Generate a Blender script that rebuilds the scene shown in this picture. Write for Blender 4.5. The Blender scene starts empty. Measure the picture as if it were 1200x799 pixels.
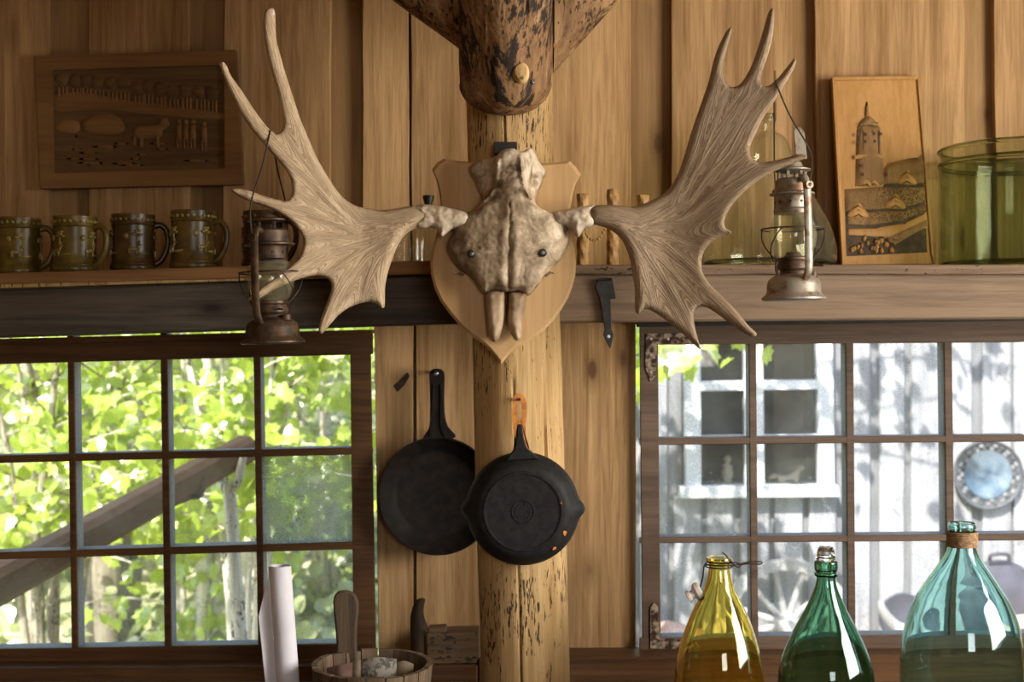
import bpy, bmesh, math, random
import numpy as np
from mathutils import Vector, Matrix, noise as mnoise
from mathutils.geometry import delaunay_2d_cdt

random.seed(7); np.random.seed(7)
S = bpy.context.scene
C = S.collection
PI = math.pi

# ------------------------------------------------------------------ camera, world, lights
EYE = 1.5; F = 1500.0                       # eye height (m), focal length in photo pixels
cam_d = bpy.data.cameras.new('camera'); cam = bpy.data.objects.new('camera', cam_d); C.objects.link(cam)
cam.location = (0, 0, EYE); cam.rotation_euler = (PI/2, 0, 0)
cam_d.sensor_width = 36; cam_d.lens = F/1200*36; cam_d.clip_start = .05
cam_d.dof.use_dof = True; cam_d.dof.focus_distance = 2.46; cam_d.dof.aperture_fstop = 4.5
S.camera = cam

w = bpy.data.worlds.new('sky'); S.world = w; w.use_nodes = True
nt = w.node_tree; bg = nt.nodes['Background']
sky = nt.nodes.new('ShaderNodeTexSky'); sky.sky_type = 'NISHITA'; sky.sun_disc = False
sky.sun_elevation = math.radians(50); sky.sun_rotation = math.radians(205); sky.dust_density = 1.6
nt.links.new(sky.outputs[0], bg.inputs[0]); bg.inputs[1].default_value = .68

sun_d = bpy.data.lights.new('sun', 'SUN'); sun = bpy.data.objects.new('sun', sun_d); C.objects.link(sun)
sun_d.energy = 15.0; sun_d.angle = math.radians(.6); sun_d.color = (1, .95, .86)
sun.rotation_euler = Vector((.36, .72, -.84)).to_track_quat('-Z', 'Y').to_euler()
sun.location = (-3, -5, 9)

def area(name, loc, aim, sx, sy, energy, col):
    d = bpy.data.lights.new(name, 'AREA'); o = bpy.data.objects.new(name, d); C.objects.link(o)
    d.shape = 'RECTANGLE'; d.size = sx; d.size_y = sy; d.energy = energy; d.color = col
    o.location = loc; o.rotation_euler = (Vector(aim)-Vector(loc)).to_track_quat('-Z', 'Y').to_euler()
    return o
# daylight coming in through the wide open hatch of the right wall and the small window behind
area('hatch_daylight', (2.20, 1.36, 1.72), (1.0, 1.52, 1.66), 1.2, 1.22, 104, (1, .93, .82))
area('back_window_daylight', (.75, -1.42, 1.75), (.75, 1, 1.72), .9, .8, 17, (1, .95, .88))

S.view_settings.view_transform = 'Standard'; S.view_settings.look = 'None'
S.view_settings.gamma = 1; S.view_settings.use_curve_mapping = False
S.view_settings.exposure = 0.0
S.cycles.use_denoising = True
S.cycles.max_bounces = 14; S.cycles.transmission_bounces = 14; S.cycles.transparent_max_bounces = 24
S.cycles.diffuse_bounces = 5; S.cycles.glossy_bounces = 6
S.cycles.caustics_refractive = False; S.cycles.caustics_reflective = False
S.cycles.sample_clamp_indirect = 6

# ------------------------------------------------------------------ helpers
def P(px, py, d):
    return Vector(((px-600)*d/F, d, EYE-(py-399.5)*d/F))
def K(d): return d/F                         # metres per photo pixel at distance d

def wl(o):
    v = Vector((0, 0, 0))
    while o is not None:
        v = v+o.location; o = o.parent
    return v

def tag(o, label=None, cat=None, group=None, kind=None):
    if label: o['label'] = label
    if cat: o['category'] = cat
    if group: o['group'] = group
    if kind: o['kind'] = kind
    return o

def thing(name, label, cat, loc, group=None, kind=None):
    o = bpy.data.objects.new(name, None); C.objects.link(o); o.location = loc
    o.empty_display_size = .05
    return tag(o, label, cat, group, kind)

def mesh(name, verts, faces, mat, parent=None, smooth=True, M=None, uv=None, angle=38):
    me = bpy.data.meshes.new(name)
    off = wl(parent) if parent else Vector((0, 0, 0))
    if M is not None: verts = [M @ Vector(v) for v in verts]
    me.from_pydata([tuple(Vector(v)-off) for v in verts], [], [tuple(f) for f in faces])
    if uv is not None:
        l = me.uv_layers.new(name='grain')
        for lp in me.loops: l.data[lp.index].uv = uv[lp.vertex_index]
    if smooth:
        me.polygons.foreach_set('use_smooth', [True]*len(me.polygons))
        me.set_sharp_from_angle(angle=math.radians(angle))
    me.materials.append(mat); me.update()
    o = bpy.data.objects.new(name, me); C.objects.link(o)
    if parent: o.parent = parent
    return o

def bm_obj(name, bm, mat, parent=None, smooth=True, angle=38):
    bm.normal_update()
    bmesh.ops.recalc_face_normals(bm, faces=bm.faces[:])
    vs = [v.co.copy() for v in bm.verts]; bm.verts.index_update()
    fs = [[v.index for v in f.verts] for f in bm.faces]
    bm.free()
    return mesh(name, vs, fs, mat, parent, smooth, angle=angle)

def fd(d, x, y): return d(x, y) if callable(d) else d

def prism(name, pts, d0, thick, mat, parent=None, bevel=.0015, angle=30):
    """outline in photo pixels lying at distance d0, real depth 'thick' going away from the viewer"""
    bm = bmesh.new()
    fr = [bm.verts.new(P(x, y, fd(d0, x, y))) for x, y in pts]
    bk = [bm.verts.new(v.co+Vector((0, thick, 0))) for v in fr]
    n = len(pts)
    bm.faces.new(fr); bm.faces.new(bk[::-1])
    for i in range(n): bm.faces.new((fr[i], bk[i], bk[(i+1) % n], fr[(i+1) % n]))
    bmesh.ops.recalc_face_normals(bm, faces=bm.faces[:])
    if bevel:
        bmesh.ops.bevel(bm, geom=bm.edges[:], offset=bevel, segments=1, affect='EDGES', clamp_overlap=True)
    return bm_obj(name, bm, mat, parent, True, angle)

def rect(name, x0, y0, x1, y1, d0, thick, mat, parent=None, bevel=.0015):
    return prism(name, [(x0, y0), (x1, y0), (x1, y1), (x0, y1)], d0, thick, mat, parent, bevel)

def box(name, lo, hi, mat, parent=None, bevel=.002, rot=None):
    bm = bmesh.new(); bmesh.ops.create_cube(bm, size=1)
    lo = Vector(lo); hi = Vector(hi); c = (lo+hi)/2; s = hi-lo
    for v in bm.verts: v.co = Vector((v.co.x*s.x, v.co.y*s.y, v.co.z*s.z))
    if bevel: bmesh.ops.bevel(bm, geom=bm.edges[:], offset=bevel, segments=1, affect='EDGES', clamp_overlap=True)
    for v in bm.verts: v.co = (rot @ v.co if rot else v.co)+c
    return bm_obj(name, bm, mat, parent)

def lathe(name, prof, mat, parent=None, M=None, seg=40, closed=False, angle=38, rfun=None):
    vs = []; fs = []; n = len(prof)
    for (r, z) in prof:
        for k in range(seg):
            a = 2*PI*k/seg; rr = r if rfun is None else rfun(r, z, a)
            vs.append((rr*math.cos(a), rr*math.sin(a), z))
    m = n if closed else n-1
    for i in range(m):
        j = (i+1) % n
        for k in range(seg):
            k2 = (k+1) % seg
            fs.append((i*seg+k, i*seg+k2, j*seg+k2, j*seg+k))
    if not closed:
        if prof[0][0] > 1e-6: fs.append(tuple(range(seg))[::-1])
        if prof[-1][0] > 1e-6: fs.append(tuple((n-1)*seg+k for k in range(seg)))
    bm = bmesh.new(); bv = [bm.verts.new(M @ Vector(v) if M is not None else v) for v in vs]
    for f in fs:
        try: bm.faces.new([bv[i] for i in f])
        except ValueError: pass
    bmesh.ops.remove_doubles(bm, verts=bm.verts[:], dist=1e-6)
    return bm_obj(name, bm, mat, parent, True, angle)

def sweep(pts, rad, seg=8, closed=False, flat=None):
    pts = [Vector(p) for p in pts]; n = len(pts)
    rr = rad if isinstance(rad, (list, tuple)) else [rad]*n
    vs = []; fs = []; N = None
    for i in range(n):
        if closed: t = pts[(i+1) % n]-pts[i-1]
        else: t = pts[min(i+1, n-1)]-pts[max(i-1, 0)]
        if t.length < 1e-9: t = Vector((0, 0, 1))
        t.normalize()
        if N is None:
            ref = Vector((0, 0, 1)) if abs(t.z) < .9 else Vector((1, 0, 0))
            N = (ref-t*ref.dot(t)).normalized()
        else:
            N = N-t*N.dot(t)
            N = N.normalized() if N.length > 1e-6 else t.orthogonal().normalized()
        B = t.cross(N); fl = 1 if flat is None else flat
        for k in range(seg):
            a = 2*PI*k/seg
            vs.append(pts[i]+rr[i]*(N*math.cos(a)*fl+B*math.sin(a)))
    m = n if closed else n-1
    for i in range(m):
        j = (i+1) % n
        for k in range(seg):
            fs.append((i*seg+k, i*seg+(k+1) % seg, j*seg+(k+1) % seg, j*seg+k))
    if not closed:
        fs.append(tuple(range(seg))[::-1]); fs.append(tuple((n-1)*seg+k for k in range(seg)))
    return vs, fs

def tube(name, pts, rad, mat, parent=None, seg=8, closed=False, M=None, flat=None):
    vs, fs = sweep(pts, rad, seg, closed, flat)
    return mesh(name, vs, fs, mat, parent, True, M, angle=50)

def smooth_path(pts, n=24, closed=False):
    pts = [Vector(p) for p in pts]; out = []; m = len(pts)
    if m == 2: return [pts[0].lerp(pts[1], i/(n-1)) for i in range(n)]
    segs = m if closed else m-1
    per = max(2, n//segs)
    for i in range(segs):
        if closed: p = [pts[(i+k-1) % m] for k in range(4)]
        else: p = [pts[max(i-1, 0)], pts[i], pts[i+1], pts[min(i+2, m-1)]]
        for k in range(per):
            t = k/per
            out.append(.5*((2*p[1])+(-p[0]+p[2])*t+(2*p[0]-5*p[1]+4*p[2]-p[3])*t*t+(-p[0]+3*p[1]-3*p[2]+p[3])*t**3))
    if not closed: out.append(pts[-1])
    return out

def outline(pts, step=2.0):
    sm = smooth_path([(x, y, 0) for x, y in pts], len(pts)*10, True)
    out = [sm[0]]; 
    for p in sm[1:]:
        if (p-out[-1]).length >= step: out.append(p)
    if (out[0]-out[-1]).length < step*.5: out.pop()
    return np.array([(p.x, p.y) for p in out])

def poly_dist(q, poly):
    a = poly; b = np.roll(poly, -1, 0); ab = b-a; L = (ab**2).sum(1)+1e-12
    out = np.empty(len(q)); ins = np.zeros(len(q), bool)
    for s in range(0, len(q), 2000):
        p = q[s:s+2000, None, :]
        t = np.clip(((p-a)*ab).sum(2)/L, 0, 1)
        out[s:s+2000] = np.sqrt(((p-(a+t[..., None]*ab))**2).sum(2)).min(1)
        cond = (a[None, :, 1] > p[..., 1]) != (b[None, :, 1] > p[..., 1])
        xi = a[None, :, 0]+(p[..., 1]-a[None, :, 1])/(b[None, :, 1]-a[None, :, 1]+1e-12)*ab[None, :, 0]
        ins[s:s+2000] = (cond & (p[..., 0] < xi)).sum(1) % 2 == 1
    return out, ins

def inflate(name, pts, depth, tf, tb, mat, parent=None, step=2.4, sm=True, uvf=None, jitter=0, post=None):
    """solid body from an outline: depth(x,y) = distance of its middle sheet, tf/tb(D,x,y) = real half thickness (m)"""
    poly = outline(pts, step) if sm else np.array(pts, float)
    lo = poly.min(0); hi = poly.max(0)
    g = []; y = lo[1]; row = 0
    while y < hi[1]:
        x = lo[0]+(step*.6 if row % 2 else 0)
        while x < hi[0]: g.append((x, y)); x += step*1.2
        y += step*1.05; row += 1
    g = np.array(g); D, ins = poly_dist(g, poly)
    g = g[ins & (D > step*.65)]
    allp = np.vstack([poly, g]); n = len(poly)
    r = delaunay_2d_cdt([Vector(p) for p in allp], [(i, (i+1) % n) for i in range(n)], [], 1, 1e-5)
    vo = np.array([(v.x, v.y) for v in r[0]]); tris = r[2]
    D, ins = poly_dist(vo, poly)
    cen = np.array([vo[list(t)].mean(0) for t in tris]); _, ci = poly_dist(cen, poly)
    tris = [t for t, k in zip(tris, ci) if k]
    vs = []; uv = []; bi = []
    for i, (x, y) in enumerate(vo):
        dm = fd(depth, x, y); c = P(x, y, dm)
        vs.append(c-Vector((0, tf(D[i], x, y), 0))); uv.append(uvf(x, y) if uvf else (x/100, y/100))
    for i, (x, y) in enumerate(vo):
        if D[i] < 1e-3: bi.append(i)
        else:
            bi.append(len(vs)); c = P(x, y, fd(depth, x, y))
            vs.append(c+Vector((0, tb(D[i], x, y), 0))); uv.append(uv[i])
    fs = []
    for t in tris:
        a, b, c2 = t
        area2 = (vo[b][0]-vo[a][0])*(vo[c2][1]-vo[a][1])-(vo[b][1]-vo[a][1])*(vo[c2][0]-vo[a][0])
        f = (a, b, c2) if area2 < 0 else (a, c2, b)       # counter-clockwise as seen by the viewer
        fs.append(f)
        g2 = (bi[f[0]], bi[f[2]], bi[f[1]])
        if len({*g2}) == 3 and g2 != (f[0], f[2], f[1]): fs.append(g2)
    if post: vs = [post(v) for v in vs]
    return mesh(name, vs, fs, mat, parent, True, uv=uv, angle=70)

def rnd(D, R): 
    k = max(0, 1-min(D/R, 1)); return math.sqrt(max(0, 1-k*k))

def dup(root, loc, label=None, group=None):
    r = root.copy(); C.objects.link(r); r.location = loc
    if label: r['label'] = label
    if group: r['group'] = group
    for ch in list(root.children):
        c = ch.copy(); C.objects.link(c); c.parent = r
        for g in ch.children:
            e = g.copy(); C.objects.link(e); e.parent = c
    return r

def hring(pts_out, pts_in, d, th, mat, name, parent):
    bm = bmesh.new(); n = len(pts_out)
    A = [bm.verts.new(P(x, y, d)) for x, y in pts_out]; B = [bm.verts.new(P(x, y, d)) for x, y in pts_in]
    A2 = [bm.verts.new(v.co+Vector((0, th, 0))) for v in A]; B2 = [bm.verts.new(v.co+Vector((0, th, 0))) for v in B]
    for i in range(n):
        j = (i+1) % n
        bm.faces.new((A[i], A[j], B[j], B[i])); bm.faces.new((A2[j], A2[i], B2[i], B2[j]))
        bm.faces.new((A[j], A[i], A2[i], A2[j])); bm.faces.new((B[i], B[j], B2[j], B2[i]))
    bmesh.ops.recalc_face_normals(bm, faces=bm.faces[:])
    bmesh.ops.bevel(bm, geom=bm.edges[:], offset=.0015, segments=2, affect='EDGES', clamp_overlap=True)
    return bm_obj(name, bm, mat, parent, True, 40)

# ------------------------------------------------------------------ materials
def newmat(name):
    m = bpy.data.materials.new(name); m.use_nodes = True
    t = m.node_tree; b = t.nodes['Principled BSDF']
    return m, t, b
def nd(t, kind, **kw):
    n = t.nodes.new(kind)
    for k, v in kw.items(): setattr(n, k, v)
    return n
def col(c): return (c[0], c[1], c[2], 1)

def ramp(t, fac, stops):
    r = nd(t, 'ShaderNodeValToRGB'); e = r.color_ramp.elements
    e[0].position = stops[0][0]; e[0].color = col(stops[0][1])
    e[1].position = stops[-1][0]; e[1].color = col(stops[-1][1])
    for p, c in stops[1:-1]:
        k = e.new(p); k.color = col(c)
    t.links.new(fac, r.inputs[0]); return r.outputs[0]

def mixc(t, fac, a, b, mode='MIX'):
    m = nd(t, 'ShaderNodeMix', data_type='RGBA', blend_type=mode)
    if isinstance(fac, (int, float)): m.inputs[0].default_value = fac
    else: t.links.new(fac, m.inputs[0])
    for i, v in ((6, a), (7, b)):
        if isinstance(v, tuple): m.inputs[i].default_value = col(v)
        else: t.links.new(v, m.inputs[i])
    return m.outputs[2]

def coords(t, scale, random_off=True, uv=False):
    tc = nd(t, 'ShaderNodeTexCoord'); src = tc.outputs['UV' if uv else 'Object']
    if random_off and not uv:
        oi = nd(t, 'ShaderNodeObjectInfo'); mul = nd(t, 'ShaderNodeVectorMath', operation='SCALE')
        mul.inputs[0].default_value = (13.1, 7.7, 19.3); t.links.new(oi.outputs['Random'], mul.inputs['Scale'])
        ad = nd(t, 'ShaderNodeVectorMath', operation='ADD'); t.links.new(src, ad.inputs[0]); t.links.new(mul.outputs[0], ad.inputs[1]); src = ad.outputs[0]
    mp = nd(t, 'ShaderNodeMapping'); mp.inputs['Scale'].default_value = scale
    t.links.new(src, mp.inputs[0]); return mp.outputs[0], src

def noise(t, vec, scale, detail=4, rough=.55, dist=0):
    n = nd(t, 'ShaderNodeTexNoise'); n.inputs['Scale'].default_value = scale; n.inputs['Detail'].default_value = detail
    n.inputs['Roughness'].default_value = rough; n.inputs['Distortion'].default_value = dist
    t.links.new(vec, n.inputs['Vector']); return n.outputs[0]

def bump(t, b, h, strength, dist=.002):
    n = nd(t, 'ShaderNodeBump'); n.inputs['Strength'].default_value = strength; n.inputs['Distance'].default_value = dist
    t.links.new(h, n.inputs['Height']); t.links.new(n.outputs[0], b.inputs['Normal'])

def wood(name, dark, light, axis='Z', rough=.72, fleck=0.0, fleck_col=(.03, .02, .012), fleck_stretch=.5, knots=.0, bs=.35, grain=1.0, tone=.35, vary=0.0, fscale=120, patch=0.0, pale=None):
    m, t, b = newmat(name)
    s = [1, 1, 1]; s['XYZ'.index(axis)] = .045
    v, raw = coords(t, tuple(s))
    n1 = noise(t, v, 75*grain, 8, .72, .5)
    n2 = noise(t, v, 7*grain, 3, .5, 1.2)
    mth = nd(t, 'ShaderNodeMath', operation='MULTIPLY_ADD'); t.links.new(n1, mth.inputs[0]); mth.inputs[1].default_value = .55
    m2 = nd(t, 'ShaderNodeMath', operation='MULTIPLY'); t.links.new(n2, m2.inputs[0]); m2.inputs[1].default_value = .45
    t.links.new(m2.outputs[0], mth.inputs[2])
    mid = tuple((dark[i]+light[i])/2 for i in range(3))
    c = ramp(t, mth.outputs[0], [(.40, dark), (.5, mid), (.585, light)])
    big = noise(t, raw, 2.3, 3, .55)
    c = mixc(t, tone, c, ramp(t, big, [(.3, (.38, .36, .34)), (.65, (1, 1, 1))]), 'MULTIPLY')
    if vary > 0:
        oi = nd(t, 'ShaderNodeObjectInfo')
        c = mixc(t, 1.0, c, ramp(t, oi.outputs['Random'], [(0.0, (1-vary, 1-vary*1.05, 1-vary*1.1)), (1.0, (1, 1, 1))]), 'MULTIPLY')
    if fleck > 0:
        s2 = [1, 1, 1]; s2['XYZ'.index(axis)] = fleck_stretch
        mp = nd(t, 'ShaderNodeMapping'); mp.inputs['Scale'].default_value = s2; t.links.new(raw, mp.inputs[0])
        f1 = noise(t, mp.outputs[0], fscale, 3, .6); f2 = noise(t, raw, 5, 2, .5)
        fm = nd(t, 'ShaderNodeMath', operation='MULTIPLY_ADD'); t.links.new(f2, fm.inputs[0]); fm.inputs[1].default_value = .7; t.links.new(f1, fm.inputs[2])
        fr = ramp(t, fm.outputs[0], [(1.02-.2*fleck, (0, 0, 0)), (1.1-.2*fleck, (1, 1, 1))])
        c = mixc(t, fr, c, fleck_col)
    if patch > 0:
        s4 = [1, 1, 1]; s4['XYZ'.index(axis)] = .22
        mp = nd(t, 'ShaderNodeMapping'); mp.inputs['Scale'].default_value = s4; t.links.new(raw, mp.inputs[0])
        pn = noise(t, mp.outputs[0], 26, 7, .72, .6)
        if pale: c = mixc(t, ramp(t, pn, [(.36, (1, 1, 1)), (.43, (0, 0, 0))]), c, pale)
        c = mixc(t, ramp(t, pn, [(.62-.12*patch, (0, 0, 0)), (.66-.12*patch, (1, 1, 1))]), c, fleck_col)
    if knots > 0:
        s3 = [1, 1, 1]; s3['XYZ'.index(axis)] = .45
        mp = nd(t, 'ShaderNodeMapping'); mp.inputs['Scale'].default_value = s3; t.links.new(raw, mp.inputs[0])
        vo = nd(t, 'ShaderNodeTexVoronoi'); vo.inputs['Scale'].default_value = 5.0; t.links.new(mp.outputs[0], vo.inputs['Vector'])
        kr = ramp(t, vo.outputs['Distance'], [(.04, (.92, .92, .92)), (.05*knots+.045, (.40, .40, .40)), (.15, (0, 0, 0))])
        c = mixc(t, kr, c, (dark[0]*.35, dark[1]*.28, dark[2]*.25))
    t.links.new(c, b.inputs['Base Color']); b.inputs['Roughness'].default_value = rough
    b.inputs['Specular IOR Level'].default_value = .25
    bump(t, b, mth.outputs[0], min(1, bs*1.5), .004)
    return m

def plain(name, c1, c2, rough=.5, metal=0, scale=30, bs=.1, spec=.5, coat=0, detail=5, lohi=(.4, .62)):
    m, t, b = newmat(name); v, raw = coords(t, (1, 1, 1))
    n = noise(t, v, scale, detail, .6)
    t.links.new(ramp(t, n, [(lohi[0], c1), (lohi[1], c2)]), b.inputs['Base Color'])
    b.inputs['Roughness'].default_value = rough; b.inputs['Metallic'].default_value = metal
    b.inputs['Specular IOR Level'].default_value = spec; b.inputs['Coat Weight'].default_value = coat
    if bs: bump(t, b, n, bs, .002)
    return m

def glass(name, c, rough=.0, ior=1.48, absorb=None, dens=0, wobble=0):
    m, t, b = newmat(name)
    b.inputs['Base Color'].default_value = col(c); b.inputs['Transmission Weight'].default_value = 1
    b.inputs['Roughness'].default_value = rough; b.inputs['IOR'].default_value = ior
    if absorb:
        va = nd(t, 'ShaderNodeVolumeAbsorption'); va.inputs[0].default_value = col(absorb); va.inputs[1].default_value = dens
        t.links.new(va.outputs[0], t.nodes['Material Output'].inputs['Volume'])
    if wobble:
        v, raw = coords(t, (1, 1, .35)); bump(t, b, noise(t, v, 22, 2, .5), wobble, .004)
    return m

def pane_mat(name, dust, tint=(1, 1, 1), speck=.5):
    m, t, b = newmat(name); t.nodes.remove(b)
    v, raw = coords(t, (1, 1, 1))
    tr = nd(t, 'ShaderNodeBsdfTransparent'); tr.inputs[0].default_value = col(tint)
    gl = nd(t, 'ShaderNodeBsdfGlossy'); gl.inputs['Roughness'].default_value = .02
    fz = nd(t, 'ShaderNodeFresnel'); fz.inputs[0].default_value = 1.4
    mx = nd(t, 'ShaderNodeMixShader'); t.links.new(fz.outputs[0], mx.inputs[0]); t.links.new(tr.outputs[0], mx.inputs[1]); t.links.new(gl.outputs[0], mx.inputs[2])
    df = nd(t, 'ShaderNodeBsdfTranslucent'); df.inputs[0].default_value = (.75, .76, .72, 1)
    d2 = nd(t, 'ShaderNodeBsdfDiffuse'); d2.inputs[0].default_value = (.5, .5, .46, 1)
    a2 = nd(t, 'ShaderNodeMixShader'); a2.inputs[0].default_value = .35; t.links.new(df.outputs[0], a2.inputs[1]); t.links.new(d2.outputs[0], a2.inputs[2])
    n1 = noise(t, v, 330, 2, .5); n2 = noise(t, raw, 6, 3, .6)
    ad = nd(t, 'ShaderNodeMath', operation='MULTIPLY_ADD'); t.links.new(n2, ad.inputs[0]); ad.inputs[1].default_value = .8; t.links.new(n1, ad.inputs[2])
    r = ramp(t, ad.outputs[0], [(.85, (dust*.25,)*3), (1.0, (dust,)*3), (1.15, (min(1, dust+speck*.35),)*3)])
    m2 = nd(t, 'ShaderNodeMixShader'); t.links.new(r, m2.inputs[0]); t.links.new(mx.outputs[0], m2.inputs[1]); t.links.new(a2.outputs[0], m2.inputs[2])
    t.links.new(m2.outputs[0], t.nodes['Material Output'].inputs[0])
    return m

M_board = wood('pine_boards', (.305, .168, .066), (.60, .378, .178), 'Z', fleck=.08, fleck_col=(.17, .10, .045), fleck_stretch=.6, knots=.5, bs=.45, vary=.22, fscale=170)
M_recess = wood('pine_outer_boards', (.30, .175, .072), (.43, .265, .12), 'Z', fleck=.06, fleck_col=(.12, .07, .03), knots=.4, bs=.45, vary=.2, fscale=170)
M_beam_l = wood('grey_weathered_beam', (.055, .045, .036), (.125, .105, .085), 'X', knots=.6, bs=.5)
M_beam_r = wood('brown_weathered_beam', (.105, .069, .043), (.205, .14, .092), 'X', knots=.6, bs=.5)
M_shelf = wood('shelf_pine', (.24, .12, .05), (.38, .21, .09), 'X', fleck=.1, bs=.5)
M_shelf_d = wood('shelf_dark', (.11, .07, .042), (.21, .14, .09), 'X', fleck=.2, bs=.6)
M_frame = wood('stained_window_wood', (.070, .032, .013), (.155, .075, .030), 'X', bs=.3, rough=.5)
M_frame_r = wood('faded_window_wood', (.085, .054, .038), (.16, .105, .072), 'X', bs=.35, rough=.6)
M_post = wood('peeled_log', (.42, .25, .095), (.66, .45, .21), 'Z', fleck=.27, fleck_col=(.06, .038, .02), fleck_stretch=.14, knots=.3, bs=.6, fscale=230, patch=.12)
M_log = wood('brown_bark_log', (.095, .048, .02), (.30, .160, .070), 'Z', fleck=.5, fleck_col=(.022, .013, .008), fleck_stretch=.3, knots=0, bs=1.0, fscale=130, patch=.75, pale=(.42, .26, .13))
M_brace = wood('rough_brace_log', (.20, .105, .045), (.42, .25, .12), 'Z', fleck=.3, fleck_col=(.05, .028, .016), fleck_stretch=.3, bs=.9, fscale=130, patch=.45, pale=(.52, .34, .19))
M_shield = wood('shield_birch', (.47, .285, .125), (.60, .39, .19), 'Z', rough=.5, bs=.08, tone=.12, grain=.8)
M_relief_l = wood('dark_carved_wood', (.165, .082, .028), (.25, .13, .047), 'X', fleck=.0, fleck_col=(.05, .027, .011), fleck_stretch=1, bs=.3)
M_relief_ld = wood('stained_carved_wood', (.095, .052, .020), (.165, .092, .036), 'X', fleck=.0, fleck_col=(.02, .012, .006), fleck_stretch=1, bs=.7)
M_relief_r = wood('honey_carved_wood', (.36, .185, .058), (.47, .26, .092), 'Z', rough=.5, bs=.12, tone=.2)
M_relief_rd = wood('stained_castle_wood', (.20, .11, .045), (.31, .18, .075), 'Z', fleck=.3, fleck_col=(.075, .044, .018), fleck_stretch=.8, bs=.8, fscale=330)
M_relief_k = plain('carving_stain', (.035, .021, .01), (.075, .045, .02), .8, scale=60)
M_stave = wood('pail_wood', (.085, .055, .032), (.19, .13, .078), 'Z', fleck=.08, bs=.4)
M_stave_d = wood('pail_handle_wood', (.055, .036, .022), (.13, .088, .054), 'Z', fleck=.08, bs=.4)
M_darkwood = wood('old_dark_wood', (.085, .05, .026), (.17, .105, .056), 'X', fleck=.3, bs=.4)
M_table = wood('table_wood', (.06, .038, .022), (.12, .078, .045), 'X', bs=.4)
M_shell = wood('shed_boards', (.22, .13, .06), (.36, .22, .10), 'Z', bs=.3)

M_iron = plain('black_iron', (.012, .012, .013), (.03, .028, .027), .55, .3, 40, .15)
M_cast = plain('cast_iron', (.009, .009, .0088), (.017, .0165, .016), .62, .0, 70, .15, .22)
M_cast_old = plain('rusty_cast_iron', (.007, .0055, .0045), (.016, .011, .008), .7, .0, 35, .2, .15)
M_orange = plain('worn_orange_enamel', (.40, .12, .010), (.75, .30, .04), .35, 0, 45, .05, .5, .3)
M_chip = plain('orange_enamel_chip', (.55, .15, .02), (.75, .27, .06), .5, 0, 60, 0)
M_rust = plain('rusty_lantern_tin', (.035, .022, .014), (.115, .066, .036), .5, .35, 38, .3, .4)
M_tin = plain('grey_lantern_tin', (.15, .075, .032), (.27, .235, .19), .45, .45, 42, .25, .5, lohi=(.36, .5))
M_wire = plain('dark_wire', (.03, .02, .014), (.07, .045, .03), .55, .5, 60, .1)
M_rustplate = plain('rusty_corner_plate', (.05, .022, .012), (.40, .31, .22), .75, .2, 55, .5, .3, lohi=(.45, .6))
M_steel = plain('screw_steel', (.25, .25, .25), (.5, .5, .5), .35, .9, 60, 0)
M_chrome = plain('nail_head', (.06, .06, .06), (.16, .16, .16), .3, .9, 60, 0)
M_ceram = plain('olive_glaze', (.075, .052, .007), (.17, .118, .020), .34, 0, 26, .15, .5, 0)
M_ceram2 = plain('brown_olive_glaze', (.050, .030, .005), (.125, .078, .014), .34, 0, 26, .15, .5, 0)
M_ceram_dk = plain('brown_glaze', (.036, .020, .004), (.095, .055, .011), .34, 0, 26, .15, .5, 0)
M_ceram_hi = plain('olive_glaze_relief', (.20, .15, .035), (.34, .26, .075), .34, 0, 40, .1)
M_ceram_hd = plain('brown_glaze_relief', (.11, .07, .02), (.20, .13, .04), .34, 0, 40, .1)
M_porc = plain('porcelain', (.55, .47, .42), (.68, .60, .55), .3, 0, 20, 0)
M_paper = plain('white_paper', (.66, .64, .68), (.76, .74, .78), .8, 0, 8, .02, .2)
M_news = plain('printed_paper', (.08, .075, .065), (.24, .215, .18), .85, 0, 65, .1, .2, lohi=(.42, .5))
M_news2 = plain('tan_paper', (.17, .125, .078), (.26, .20, .13), .85, 0, 30, .1, .2)
M_news3 = plain('pink_paper', (.17, .095, .08), (.25, .15, .125), .85, 0, 30, .1, .2)
M_twine = plain('twine', (.20, .12, .06), (.38, .24, .13), .85, 0, 160, .5, .2)
M_bark = plain('birch_bark_weave', (.24, .125, .036), (.46, .27, .09), .6, 0, 45, .2, .4)
M_black = plain('black_stopper', (.006, .006, .006), (.014, .013, .012), .5, 0, 30, 0)

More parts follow.
